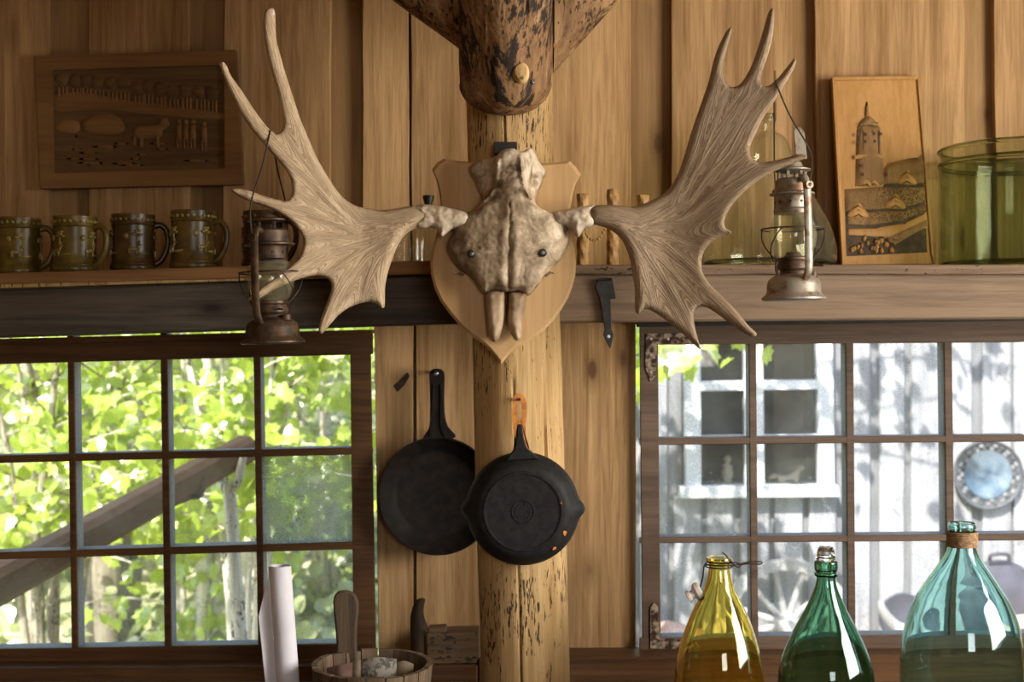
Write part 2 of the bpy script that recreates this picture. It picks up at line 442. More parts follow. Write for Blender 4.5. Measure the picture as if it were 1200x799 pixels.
def bone_mat(name, cs, streak, crest=False):
    m, t, b = newmat(name)
    if streak:
        tc = nd(t, 'ShaderNodeTexCoord'); mp = nd(t, 'ShaderNodeMapping'); mp.inputs['Scale'].default_value = (9, .55, 1)
        t.links.new(tc.outputs['UV'], mp.inputs[0]); n = noise(t, mp.outputs[0], 3.2, 5, .6, .25)
        mp2 = nd(t, 'ShaderNodeMapping'); mp2.inputs['Scale'].default_value = (2.2, 1.0, 1); t.links.new(tc.outputs['UV'], mp2.inputs[0])
        n2 = noise(t, mp2.outputs[0], 1.6, 4, .6)
    else:
        v, raw = coords(t, (1, 1, 1)); n = noise(t, v, 26, 6, .68, .5); n2 = noise(t, raw, 9, 3, .6)
    if streak:                                   # fine dark wrinkles on smooth antler
        c = ramp(t, n, [(.30, cs[1]), (.465, cs[2]), (.495, cs[0]), (.52, cs[1]), (.70, cs[2])])
        c = mixc(t, .35, c, ramp(t, n2, [(.34, (.50, .43, .36)), (.60, (1, 1, 1))]), 'MULTIPLY')
    else:
        c = ramp(t, n, [(.3, cs[0]), (.5, cs[1]), (.68, cs[2])])
        c = mixc(t, .75, c, ramp(t, n2, [(.36, (.36, .29, .22)), (.55, (1, 1, 1))]), 'MULTIPLY')
    if crest:                                    # chalky, flaking bone on top of the skull
        sx = nd(t, 'ShaderNodeSeparateXYZ'); tc = nd(t, 'ShaderNodeTexCoord'); t.links.new(tc.outputs['Object'], sx.inputs[0])
        ma = nd(t, 'ShaderNodeMath', operation='MULTIPLY_ADD'); t.links.new(n, ma.inputs[0]); ma.inputs[1].default_value = .25; t.links.new(sx.outputs['Z'], ma.inputs[2])
        c = mixc(t, ramp(t, ma.outputs[0], [(.475, (0, 0, 0)), (.53, (.85, .85, .85))]), c, (.62, .53, .41))
    t.links.new(c, b.inputs['Base Color']); b.inputs['Roughness'].default_value = .6; b.inputs['Specular IOR Level'].default_value = .3
    bump(t, b, n, .8 if streak else .6, .0045 if streak else .003)
    return m
M_ant_l = bone_mat('lit_antler', ((.26, .175, .10), (.47, .345, .215), (.62, .475, .32)), True)  # brighter copy: the daylight this antler catches is put into its colour
M_ant_r = bone_mat('shaded_brown_antler', ((.13, .088, .055), (.27, .19, .12), (.38, .28, .18)), True)  # browner, darker copy: shade of the turned-away antler is put into its colour
M_skull = bone_mat('skull_bone', ((.12, .078, .045), (.37, .28, .185), (.66, .55, .40)), False, True)
M_pedicle = bone_mat('chalky_bone', ((.30, .21, .13), (.60, .50, .38), (.80, .72, .60)), False)
M_tooth = bone_mat('nasal_bone', ((.26, .17, .10), (.38, .27, .165), (.50, .37, .25)), False)

def thin_fresnel(t, ior):
    g = nd(t, 'ShaderNodeNewGeometry'); mx = nd(t, 'ShaderNodeMapRange')    # same reflectance on both faces of a thin wall
    mx.inputs['To Min'].default_value = ior; mx.inputs['To Max'].default_value = 1/ior
    t.links.new(g.outputs['Backfacing'], mx.inputs['Value'])
    fz = nd(t, 'ShaderNodeFresnel'); t.links.new(mx.outputs[0], fz.inputs[0]); return fz
def thin_glass(name, tint, rough=.03, ior=1.45, film=0.0, film_col=(.6, .6, .5)):
    m, t, b = newmat(name); t.nodes.remove(b)
    tr = nd(t, 'ShaderNodeBsdfTransparent'); tr.inputs[0].default_value = col(tint)
    gl = nd(t, 'ShaderNodeBsdfGlossy'); gl.inputs['Roughness'].default_value = rough
    fz = thin_fresnel(t, ior)
    mx = nd(t, 'ShaderNodeMixShader'); t.links.new(fz.outputs[0], mx.inputs[0]); t.links.new(tr.outputs[0], mx.inputs[1]); t.links.new(gl.outputs[0], mx.inputs[2])
    out = mx.outputs[0]
    if film:                                     # dusty film on old glass
        df = nd(t, 'ShaderNodeBsdfDiffuse'); df.inputs[0].default_value = col(film_col)
        v, raw = coords(t, (1, 1, .3)); n = noise(t, v, 30, 4, .6)
        m2 = nd(t, 'ShaderNodeMixShader'); t.links.new(ramp(t, n, [(.35, (film*.3,)*3), (.7, (film,)*3)]), m2.inputs[0])
        t.links.new(out, m2.inputs[1]); t.links.new(df.outputs[0], m2.inputs[2]); out = m2.outputs[0]
    t.links.new(out, t.nodes['Material Output'].inputs[0]); return m
G_clear = thin_glass('clear_glass', (.95, .96, .94))
G_stop = glass('stopper_glass', (.96, .97, .95))
G_lamp = thin_glass('lamp_glass', (.93, .92, .84), .05, 1.45, .14, (.55, .52, .36))
G_green = thin_glass('green_jar_glass', (.83, .86, .755), .03, 1.33, .05, (.24, .28, .12))
G_rim = glass('thick_green_glass', (.86, .92, .74), absorb=(.42, .52, .26), dens=60)
G_crim = glass('thick_clear_glass', (.9, .93, .86), absorb=(.5, .7, .5), dens=25)
G_carboy = thin_glass('clear_carboy_glass', (.94, .95, .90), .02, 1.4, .04, (.5, .5, .4))
G_yellow = glass('amber_bottle_glass', (.98, .93, .6), absorb=(.955, .83, .0), dens=150, wobble=.12)
G_bottle = glass('dark_green_bottle_glass', (.8, .93, .85), absorb=(.04, .48, .28), dens=210, wobble=.06)
G_demi = glass('blue_green_demijohn_glass', (.88, .97, .96), absorb=(.12, .68, .62), dens=90, wobble=.08)
G_pane = pane_mat('window_glass', .04, (.98, .99, .98))
G_pane_r = pane_mat('hazy_window_glass', .14, (.97, .98, 1.0), .35)
G_dusty = pane_mat('dusty_window_glass', .42, (.80, .86, .84), .8)

# ------------------------------------------------------------------ the shed
WALL = 3.10
def struct(name, label=None):
    return thing(name, label, None, (0, 0, 0), kind='structure')
wb = struct('wall_back', 'back wall of vertical rough pine boards')
def board(x0, x1, y0, y1, d, mat, wav=.8, slant=(0, 0), thick=.024):
    n = 13; L = []; R = []
    ph = random.uniform(0, 50)
    for k in range(n):
        f = k/(n-1); y = y0+(y1-y0)*f
        a = mnoise.noise((ph, y*.012, 0))*wav*2; b = mnoise.noise((ph+9, y*.012, 3))*wav*2
        L.append((x0+slant[0]*(f-.5)*2+a, y)); R.append((x1+slant[1]*(f-.5)*2+b, y))
    prism('board', L+R[::-1], d, thick, mat, wb, .0012, 40)
# boards above the windows (inner layer, then the outer layer seen in the gaps)
for x0, x1, wv, sl in ((-190, -62, .6, (0, 0)), (-60, 58, .6, (0, 0)), (104, 222, .6, (0, -1)), (262, 387, .7, (-2, 0)), (425, 479, .6, (0, 1)), (482, 600, .6, (1, 0)),
                       (603, 739, .6, (0, 0)), (787, 928, .5, (0, 0)), (956, 1130, 1.6, (2, 2)), (1166, 1300, 1.5, (6, 0)), (1330, 1420, .5, (0, 0))):
    board(x0, x1, -150, 379 if not (430 < (x0+x1)/2 < 745) else 368, WALL, M_board, wv, sl)
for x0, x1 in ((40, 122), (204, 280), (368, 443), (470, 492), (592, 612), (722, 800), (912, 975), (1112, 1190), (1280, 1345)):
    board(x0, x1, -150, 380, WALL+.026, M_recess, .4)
# boards between the windows
for x0, x1 in ((443.6, 484), (487.5, 600), (603, 745)):
    board(x0, x1, 368.3, 1124, WALL, M_board, .5, (5.4 if x0 < 450 else 0, 0))
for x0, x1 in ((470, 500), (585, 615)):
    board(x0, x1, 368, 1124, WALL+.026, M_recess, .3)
x = -180
while x < 1400:                                # boards below the window sills
    if not (430 < x+45 < 745): board(x, x+88, 800, 1124, WALL, M_beam_l, .4)
    x += 90

def shell(name, lo, hi, label, mat=None):
    return tag(box(name, lo, hi, mat or M_shell, None, 0), label, None, None, 'structure')
shell('floor', (-2.1, -1.6, -.06), (2.36, 3.10, 0), 'plank floor of the shed', M_table)
shell('ceiling', (-2.3, -1.8, 2.75), (2.55, 3.45, 2.85), 'board ceiling of the shed')
shell('wall_left', (-2.06, -1.5, 0), (-2.0, 3.10, 2.75), 'board side wall of the shed')
wr = struct('wall_right', 'side wall with a wide open hatch')
for lo, hi in (((2.25, -1.5, 0), (2.31, .72, 2.75)), ((2.25, 2.0, 0), (2.31, 3.10, 2.75)), ((2.25, .72, 2.35), (2.31, 2.0, 2.75)), ((2.25, .72, 0), (2.31, 2.0, 1.08))):
    box('wall_panel', lo, hi, M_shell, wr, 0)
wf = struct('wall_front', 'board wall with a small window')
for lo, hi in (((-2.0, -1.56, 0), (.3, -1.5, 2.75)), ((1.2, -1.56, 0), (2.31, -1.5, 2.75)), ((.3, -1.56, 0), (1.2, -1.5, 1.35)), ((.3, -1.56, 2.15), (1.2, -1.5, 2.75))):
    box('wall_panel', lo, hi, M_shell, wf, 0)
# corner closers beside the boarded wall
shell('trim_6', (-2.06, 3.10, 0), (-1.60, 3.15, 2.75), 'boards closing the corner', M_board)
shell('trim_7', (1.68, 3.10, 0), (2.31, 3.15, 2.75), 'boards closing the corner by the open hatch', M_board)

def trim(name, pts, d, thick, mat, label):
    return tag(prism(name, pts, d, thick, mat, None, .004), label, None, None, 'structure')
BEAM = 2.75
trim('trim_1', [(-330, 350), (600, 320), (600, 377), (-330, 405)], BEAM, .14, M_beam_l, 'dark grey weathered beam under the mug shelf')
trim('trim_2', [(600, 321), (1480, 319), (1480, 371), (600, 378)], BEAM, .14, M_beam_r, 'brown weathered beam under the right shelf')
trim('trim_3', [(-280, 786), (560, 779), (560, 860), (-280, 866)], 3.0, .10, M_frame, 'dark sill beam under the leafy window')
trim('trim_4', [(560, 771), (1440, 765), (1440, 850), (560, 856)], 3.0, .10, M_frame, 'brown sill beam under the window behind the bottles')

def shelf_l(x): return 320-.0295*x
def shelf_r(x): return 310.0
SH = 2.735
def wavy(x0, x1, fn, amp, n, ph):
    return [(x0+(x1-x0)*k/n, fn(x0+(x1-x0)*k/n)+mnoise.noise((ph, k*.9, 0))*amp) for k in range(n+1)]
sl = thing('wall_shelf', 'brown pine shelf board under the row of mugs', 'shelf', P(100, shelf_l(100), SH))
prism('plank', [(-330, shelf_l(-330)), (597, shelf_l(597)), ]+[(597, 321)]+wavy(590, -330, lambda x: 333-.0235*x, 1.0, 16, 3), SH, .363, M_shelf, sl, .002)
prism('edge_strip', [(-330, 340.5), (450, 322), (450, 324), (-330, 347.5)], SH+.004, .012, M_post, sl, .0008)
sr = thing('wall_shelf', 'dark weathered shelf board under the carved tower and green jar', 'shelf', P(1000, 310, SH))
prism('plank', [(601, 310), (1480, 310)]+wavy(1480, 601, lambda x: 321.5, 2.2, 24, 8), SH, .363, M_shelf_d, sr, .002)

# --- windows: dark inner bars, glass, weathered outer bars
M_outer = wood('pale_outer_bars', (.25, .235, .225), (.37, .35, .34), 'Z', bs=.2)
def lerp(a, b, t): return a+(b-a)*t
def window(name, label, mat, vb, hb, ytop, ybot, xl, xr, panefn):
    root = tag(thing(name, label, None, (0, 0, 0)), kind='structure')
    D0 = 3.07; T0 = .008; D2 = D0+T0+.004; T2 = .056
    def yat(h, x): return lerp(h[0], h[1], (x-xl)/(xr-xl)), lerp(h[2], h[3], (x-xl)/(xr-xl))
    for i, v in enumerate(vb):
        edge = i in (0, len(vb)-1); nm = 'stile' if edge else 'glazing_bar'
        q = [(v[0], ytop), (v[1], ytop), (v[3], ybot), (v[2], ybot)]
        o = prism(nm, q, D0, T0, mat, root, .0015)
        k = 0 if edge else .6
        kl = 6 if i == 0 else k; kr = 8 if i == len(vb)-1 else k
        q2 = [(v[0]+kl, ytop), (v[1]-kr, ytop), (v[3]-kr, ybot), (v[2]+kl, ybot)]
        prism('outer_bar', q2, D2, T2, M_outer, o, .001)
    for i, h in enumerate(hb):
        edge = i in (0, len(hb)-1); nm = 'rail' if edge else 'cross_bar'
        q = [(xl, h[0]), (xr, h[1]), (xr, h[3]), (xl, h[2])]; q2 = [(xl+7, h[0]), (xr-11, h[1]), (xr-11, h[3]), (xl+7, h[2])]
        o = prism(nm, q, D0-.0006 if edge else D0+.0006, T0, mat, root, .0015)
        prism('outer_bar', q2, D2+.0004, T2, M_outer, o, .001)
    for r in range(len(hb)-1):
        for c in range(len(vb)-1):
            def xv(v, y, k): f = (y-ytop)/(ybot-ytop); return lerp(v[k], v[k+2], f)
            pts = []
            for (v, kx, h, ky) in ((vb[c], 1, hb[r], 1), (vb[c+1], 0, hb[r], 1), (vb[c+1], 0, hb[r+1], 0), (vb[c], 1, hb[r+1], 0)):
                xx = (v[kx]+v[kx+2])/2; yy = yat(h, xx)[ky]; xx = xv(v, yy, kx)
                pts.append((xx+(-1.5 if kx else 1.5), yy+(-1.2 if ky else 1.2)))
            prism('pane', pts, D0+T0+.0005, .003, panefn(r, c), root, 0)
    return root
# vertical bars: left/right x at the top, left/right x at the bottom; horizontal bars: top y left/right, bottom y left/right
w1 = window('window_1', 'small paned window with leaves outside', M_frame,
    [(-165, -142, -160, -137), (-30, -22, -26, -18), (78.5, 86, 84, 91.5), (187.5, 195.5, 193, 201), (296.5, 304.5, 302.5, 310), (410, 434, 414.5, 441)],
    [(410, 390, 431, 415), (537.5, 523.5, 546.5, 532), (652, 634, 660, 643), (763, 753.5, 786, 776)], 390, 777, -165, 437,
    lambda r, c: G_dusty if (r, c) == (1, 4) else G_pane)
prism('head_strip', [(-165, 401), (436, 386), (436, 390.5), (-165, 410.5)], 3.065, .05, M_frame, w1, .001)
w2 = window('window_2', 'small paned window facing a grey board house', M_frame_r,
    [(749.5, 771, 753, 774.5), (877.5, 886, 880.5, 889), (991, 1000, 994, 1003), (1106, 1115.5, 1111, 1120), (1222, 1232, 1227, 1237), (1338, 1360, 1343, 1365)],
    [(381, 372, 404, 400), (513.5, 508, 521.5, 516), (629.5, 624, 636.5, 632), (747.5, 741, 769, 763)], 379, 768, 749.5, 1362,
    lambda r, c: G_pane_r)
prism('head_strip', [(748, 378.3), (1364, 370), (1364, 373), (748, 383)], 3.062, .05, M_iron, w2, .001)
# rusty corner plates with screws on the right window
def plate(pts, screws):
    o = prism('corner_plate', pts, 3.066, .003, M_rustplate, w2, .0006)
    for x, y in screws:
        lathe('screw', [(0, -.0022), (.0028, -.002), (.0036, 0), (.0036, .002)], M_steel, o, Matrix.Translation(P(x, y, 3.0655)) @ Matrix.Rotation(-PI/2, 4, 'X'), 10)
plate([(757, 391), (815, 390), (816, 402), (770, 403), (769, 440), (762, 447), (756, 430)], [(763, 397), (783, 397), (763, 416), (763, 436)])
plate([(762, 712), (766, 706), (771, 711), (773, 748), (806, 749), (806, 760), (762, 760)], [(766, 716), (766, 735), (767, 754), (787, 754)])

# --- the log post, the half log nailed on it and the braces
def log(name, a, b, r0, r1, mat, parent, seg=96, rings=90, cracks=(), rough=.02, seed=0, back=None, cut=None, endround=0):
    a = Vector(a); b = Vector(b); ax = (b-a); L = ax.length; ax.normalize()
    N = Vector((1, 0, 0)); N = (N-ax*N.dot(ax)).normalized(); B = ax.cross(N)
    bm = bmesh.new(); rows = []
    for i in range(rings+1):
        f = i/rings; r = lerp(r0, r1, f); row = []
        s = L*f
        if endround and s < endround:
            k = 1-s/endround; r *= math.sqrt(max(0.0, 1-k*k))+.02
        for k in range(seg):
            an = 2*PI*k/seg
            rr = r*(1+rough*mnoise.noise((math.cos(an)*1.6+seed, math.sin(an)*1.6, s*2.2))+rough*.35*mnoise.noise((math.cos(an)*7+seed, math.sin(an)*7, s*9)))
            for ca, cw, cd, s0, s1 in cracks:
                if s0 < s < s1:
                    w_ = ca+.05*mnoise.noise((seed, s*5, ca)); dd = (an-w_+PI) % (2*PI)-PI
                    rr -= cd*math.exp(-(dd/cw)**2)*min(1, (s-s0)*8, (s1-s)*8)
            row.append(bm.verts.new(a+ax*s+(N*math.cos(an)+B*math.sin(an))*rr))
        rows.append(row)
    for i in range(rings):
        for k in range(seg): bm.faces.new((rows[i][k], rows[i][(k+1) % seg], rows[i+1][(k+1) % seg], rows[i+1][k]))
    bm.faces.new(rows[0][::-1]); bm.faces.new(rows[-1])
    for co, no in (cut or []):
        geom = bm.verts[:]+bm.edges[:]+bm.faces[:]
        res = bmesh.ops.bisect_plane(bm, geom=geom, plane_co=co, plane_no=no, clear_outer=True)
        ed = [e for e in res['geom_cut'] if isinstance(e, bmesh.types.BMEdge)]
        if ed: bmesh.ops.edgeloop_fill(bm, edges=ed)
    return bm_obj(name, bm, mat, parent, True, 45)
PD = 2.655
pt = P(596, 60, PD); pbm = P(615.5, 799, PD); dirp = (pt-pbm)/(pt.z-pbm.z)
p0 = pbm+dirp*(0-pbm.z); p1 = pbm+dirp*(2.75-pbm.z)
post = thing('log_post', 'pale peeled log post with dark bark flecks carrying the skull', 'post', (p0.x, p0.y, 0))
log('trunk', p0, p1, .093, .090, M_post, post, 140, 160, [(-PI/2-.12, .016, .010, 1.62, 2.75), (-PI/2-.10, .016, .010, .3, 1.46), (-PI/2+.62, .012, .006, .2, 1.5)], .03, 4)
nb = prism('hanging_bracket', [(579, 166), (606, 166), (606, 180), (579, 180)], 2.535, .03, M_iron, post, .001)

la = P(594, 134, 2.545); lb = P(590, -175, 2.36)
hl = thing('half_log', 'dark brown bark log with rounded end nailed on the post', 'log', la)
log('log_body', la, lb, .088, .090, M_log, hl, 110, 80, [(-PI/2+.5, .02, .006, .1, .6), (-PI/2-.35, .03, .004, .05, .6), (-PI/2-.8, .03, .005, .12, .6)], .09, 11, cut=[((0, 2.558, 0), (0, 1, 0))], endround=.065)
kn = P(610.5, 84, 2.419)
lathe('knot', [(0, -.004), (.011, -.003), (.014, .001), (.016, .008), (.016, .03)], M_post, hl, Matrix.Translation(kn) @ Matrix.Rotation(-PI/2, 4, 'X') @ Matrix.Scale(1.25, 4, (0, 1, 0)), 20)
for x, y, d in ((586, 114, 2.462), (625, 96, 2.445)):
    lathe('nail', [(0, -.002), (.003, -.0015), (.004, 0), (.004, .012)], M_steel, hl, Matrix.Translation(P(x, y, d)) @ Matrix.Rotation(-PI/2, 4, 'X'), 10)

def brace(label, p, q, r, cutx, sgn, seed):
    a = P(*p, 2.665); b = P(*q, 2.665)
    t = thing('brace_log', label, 'brace', a)
    log('log_body', a, b, r, r*.97, M_brace, t, 72, 50, [(-PI/2+.1*sgn, .03, .008, .02, .6)], .05, seed, cut=[((P(cutx, 50, 2.665).x, 0, 0), (-sgn, 0, 0))])
brace('rough diagonal log brace against the dark side of the post', (575, 29), (393, -103), .078, 543.5, -1, 21)
brace('rough diagonal log brace with a split, beside the sunlit boards', (612, 60), (790, -133), .078, 648.5, 1, 31)
pg = P(648, 55, 2.60)
tag(tube('wooden_peg', [pg+Vector((-.03, .02, 0)), pg+Vector((.004, -.004, .002))], [.007, .0055], M_log, None, 10), 'small dark wooden peg between post and right brace', 'peg')

# --- work table below the picture edge carrying bottles and pail
TZ = .72
for x0, x1, lab in ((-1.35, -.10, 'plain wooden table carrying the pail and the paper roll'), (.16, 1.42, 'plain wooden table carrying the three big bottles')):
    tb = thing('work_table', lab, 'table', ((x0+x1)/2, 2.55, 0))
    for k in range(4):
        box('table_plank', (x0, 2.14+k*.2, .685), (x1, 2.337+k*.2, TZ), M_table, tb, .003)
    for sx in (x0+.06, x1-.06):
        for sy in (2.2, 2.88):
            box('leg', (sx-.03, sy-.03, 0), (sx+.03, sy+.03, .685), M_table, tb, .003)
prism('board_crack', [(907.2, 83), (909.5, 82), (910.2, 110), (909.6, 142), (908, 143)], WALL-.001, .004, M_log, wb, .0004)
# ------------------------------------------------------------------ trophy: shield, skull, antlers
tr = thing('antler_trophy', 'moose skull with broad antlers on a pale wooden shield, hung on the post', 'trophy', P(587, 427, 2.55))
SHD = 2.532
shield_pts = [(520, 185), (532, 187.5), (550, 189), (575, 191), (600, 192), (625, 191.5), (648, 190), (668, 188), (675, 195), (681, 204), (675.5, 213), (671.5, 226), (669, 242), (669, 258), (671, 276), (674, 292), (675.5, 308), (674.5, 322), (671, 336), (666, 349), (659, 361), (649, 375), (637, 388), (622, 399), (607, 407), (597, 415), (587, 427),
              (578, 415), (568, 405), (554, 395), (539, 382), (526, 367), (516, 353), (509, 338), (505, 322), (504, 308), (506, 294), (509.5, 280), (513, 266), (515, 252), (516, 238), (514.5, 224), (511, 210), (506, 198), (512, 190)]
bm = bmesh.new()
fr = [bm.verts.new(P(x, y, SHD)) for x, y in shield_pts]
c0 = sum((v.co for v in fr), Vector())/len(fr)
def ring(s, dy): return [bm.verts.new(Vector((c0.x+(v.co.x-c0.x)*s, v.co.y+dy, c0.z+(v.co.z-c0.z)*s))) for v in fr]
r1 = ring(1, .007); r2 = ring(1.0, .022); r0 = ring(.965, -.0)
for v in fr: v.co = Vector((c0.x+(v.co.x-c0.x)*.985, v.co.y+.003, c0.z+(v.co.z-c0.z)*.985))
n = len(fr)
for A, B in ((r0, fr), (fr, r1), (r1, r2)):
    for i in range(n): bm.faces.new((A[i], A[(i+1) % n], B[(i+1) % n], B[i]))
bm.faces.new(r0); bm.faces.new(r2[::-1])
bm_obj('shield', bm, M_shield, tr, True, 25)

def q3(L): return [(460+.4006*x, 120+.4006*y) for x, y in L]
skull_pts = q3([(225, 190), (240, 175), (262, 167), (300, 162), (318, 147), (350, 140), (376, 150), (402, 134), (418, 150), (428, 172), (448, 203), (440, 228), (430, 255), (418, 285), (424, 305), (445, 318), (480, 324), (520, 338),
    (522, 372), (510, 384), (516, 405), (508, 432), (490, 462), (462, 488), (440, 515), (415, 548), (395, 566), (365, 556), (336, 560), (300, 552), (268, 562), (250, 538), (226, 510), (196, 490), (172, 458), (160, 425), (168, 395), (180, 378), (160, 372), (160, 330), (200, 325), (240, 316), (258, 296), (262, 280), (250, 255), (240, 230), (225, 208)])
def interp(x, xs, ys): return float(np.interp(x, xs, ys))
def sk_h(D, x, y):
    u = x-597+.02*(y-300)
    H = interp(y, [172, 185, 205, 230, 250, 290, 330, 350, 365], [.070, .088, .094, .088, .083, .078, .066, .056, .048])
    if y < 246:
        k = min(1, (246-y)/22)
        H *= (1-k)+k*(.48+.52*math.exp(-(abs(u)/21)**4))
    H *= 1-.42*min(1, (abs(u)/72)**2)
    e = rnd(D, 10)
    h = H*(.18+.82*e)*min(1, D/2+.25)
    h += .0022*mnoise.noise((x*.06, y*.06, 1))+.0013*mnoise.noise((x*.24, y*.24, 4))+.0011*mnoise.noise((x*.6, y*.6, 9))
    if y > 236:
        h -= .0055*math.exp(-((u+mnoise.noise((0, y*.08, 2))*2.2)/1.5)**2)*min(1, (y-236)/12)
        h += .004*math.exp(-((abs(u)-7)/5)**2)*min(1, (y-236)/15)
    h += .010*math.exp(-(u/4.5)**2)*math.exp(-((y-252)/14)**2)
    for ox in (548, 642):                       # shallow hollows beside the brow
        h -= .012*math.exp(-(((x-ox)/13)**2+((y-324)/18)**2))
        h += .007*math.exp(-(((x-ox)/13)**2+((y-276)/14)**2))
    for s in (-1, 1):                           # temple ridges
        xr = 597+s*interp(y, [190, 215, 235, 248], [13, 15, 22, 40])
        if 186 < y < 252: h += .011*math.exp(-((x-xr)/2.8)**2)*min(1, (y-186)/10, (252-y)/5)
    for s in (-1, 1):                           # brow ridges running out to the burrs
        ax_, ay_, bx_, by_ = 597+s*16, 228, 597+s*68, 256
        tt = max(0, min(1, ((x-ax_)*(bx_-ax_)+(y-ay_)*(by_-ay_))/((bx_-ax_)**2+(by_-ay_)**2)))
        h += .010*math.exp(-((math.hypot(x-ax_-tt*(bx_-ax_), y-ay_-tt*(by_-ay_)))/3.6)**2)*min(1, D/4)
    h -= .006*math.exp(-((y-345-3*mnoise.noise((x*.09, 0, 5)))/1.3)**2)
    return max(.001, h)
sk = inflate('skull', skull_pts, SHD-.001, sk_h, lambda D, x, y: 0.0, M_skull, tr, 1.7)
def prong(L):
    inflate('nasal_prong', q3(L), SHD-.024, lambda D, x, y: .022*rnd(D, 9)+.001*mnoise.noise((x*.2, y*.2, 0)), lambda D, x, y: .018*rnd(D, 9), M_tooth, tr, 1.5)
prong([(274, 556), (290, 548), (318, 550), (330, 558), (331, 600), (329, 640), (320, 672), (312, 692), (298, 700), (286, 692), (280, 670), (276, 630), (272, 590)])
prong([(338, 560), (350, 552), (378, 554), (392, 562), (388, 600), (381, 640), (379, 672), (374, 692), (362, 697), (350, 684), (340, 662), (334, 640), (336, 600)])
for x, y in ((552.5, 297), (636, 296)):
    yy = SHD-.001-sk_h(40, x, y)
    o = P(x, y, SHD); o.y = yy
    lathe('nail', [(0, -.005), (.005, -.0042), (.0078, -.001), (.0082, .003), (.003, .0035), (.003, .02)], M_chrome, tr, Matrix.Translation(Vector((o.x*yy/SHD, yy, EYE+(o.z-EYE)*yy/SHD))) @ Matrix.Rotation(-PI/2, 4, 'X'), 18)
for x, y, s in ((538, 318, -1), (645, 319, 1)):
    a = P(x, y, 2.505); tube('bone_splinter', [a+Vector((-.008*s, .012, -.006)), a, a+Vector((.009*s, -.004, -.003))], [.003, .0026, .001], M_skull, tr, 6)

ant_l = [(318, 9), (322, 13), (323, 30), (324, 47), (330, 70), (337, 94), (345, 118), (353, 142), (362, 163), (371, 184), (383, 205), (397, 226), (408, 236), (420, 242), (435, 245), (450, 246), (465, 244), (480, 241.5), (496, 241), (506, 247), (506, 260), (496, 265), (484, 269), (474, 276), (466, 288), (460, 303), (455, 318), (451.5, 335), (451, 350), (450, 361), (441, 356), (432, 354), (420, 356), (408, 361), (397, 369), (388, 379), (380, 388), (376, 391.5), (373.5, 387), (375, 377), (379, 365), (384, 352), (388, 340), (387.5, 331), (382, 325.5), (370, 323), (355, 325.5), (340, 331), (325, 338), (310, 346), (298, 352.5), (290, 352), (297, 344), (310, 333.5), (325, 323), (340, 311.5), (349, 303), (354, 293), (355.5, 281), (349, 268), (337, 256), (321, 246.5), (305, 240), (290, 235), (277, 228.5), (270, 222.5), (278, 220.5), (291, 223), (305, 228), (320, 232.5), (334, 235), (341, 230), (342.5, 219), (339, 206), (331, 194), (317, 178), (306, 165), (294, 151), (281, 131), (271, 111), (264, 95), (259, 80), (259.5, 73), (265, 76), (271, 89), (281, 103), (291, 118), (301, 133), (313, 148.5), (323, 156), (330, 153), (332, 142), (329, 123), (321, 94), (313, 63), (308.5, 33), (310, 14)]
ant_r = [(698, 240.5), (722, 240.5), (743, 242), (761, 236), (780, 225), (793, 207), (803, 179), (811, 152), (821, 123), (830, 97), (837, 68), (844, 50), (851, 37), (856, 32), (858, 36), (856, 45), (851.5, 60), (847.5, 79), (849, 93), (856, 101.5), (865, 100), (873, 91), (881, 76), (887.5, 58), (894, 37), (900, 16), (905, 9.5), (907.5, 18), (905.5, 42), (900.5, 63), (894, 84), (892, 96), (899, 101), (911, 92), (922, 79), (931, 68), (933, 71), (931, 79), (924, 92), (916, 105), (906, 121), (894, 139), (885, 158), (879, 173), (881, 185), (891, 190), (906, 188.5), (924, 184), (937, 180.5), (946, 182.5), (938, 188), (922, 194.5), (903, 203), (885, 214), (869, 228), (856, 243), (849.5, 257), (850, 267), (859, 272.5), (846, 277), (833, 284), (824, 297), (822.5, 315), (830, 330.5), (843, 344), (861, 362), (877, 381), (887, 391.5), (880, 394), (864, 385), (845, 371), (830, 361), (819, 360), (813, 368), (815, 386), (821, 409.5), (813, 403), (798, 389), (782, 376.5), (767, 366), (756, 362), (748, 368), (744, 362), (744, 341), (740.5, 315), (735, 294), (727, 279), (714, 268.5), (700, 264), (690, 260), (690, 246)]
def ant_depth(side):
    def f(x, y):
        X = x if side < 0 else 1200-x
        a = max(0, min(1.2, (545-X)/290))
        d = 2.478-.105*a**1.25
        d += .030*math.exp(-(((X-405)/75)**2+((y-285)/85)**2))
        d -= .02*max(0, (120-y)/110)
        return d
    return f
def ant_t(side, sgn):
    def f(D, x, y):
        X = x if side < 0 else 1200-x
        R = 7.5+6.5*max(0, min(1, (X-425)/60))
        t = K(2.4)*R*rnd(D, R)
        if sgn > 0 and D > 6:
            u, v = skel_coord(SKEL if side < 0 else SKR, X, y); g_ = min(1, (D-6)/8)
            t += g_*(.0024*mnoise.noise((u*.10, v*.012, side*3))+.0012*mnoise.noise((u*.33, v*.02, side*5)))
        return t
    return f
SKEL = [[(505, 253), (460, 262), (425, 268), (395, 238), (362, 182), (332, 82), (316, 12)],
        [(505, 253), (460, 264), (415, 265), (370, 218), (335, 186), (300, 146), (262, 77)],
        [(505, 253), (460, 267), (420, 272), (380, 256), (340, 243), (272, 223)],
        [(505, 253), (460, 272), (425, 285), (390, 293), (350, 312), (293, 351)],
        [(505, 253), (465, 275), (430, 300), (405, 330), (392, 352), (377, 388)],
        [(505, 253), (472, 275), (450, 305), (446, 330), (449, 358)]]
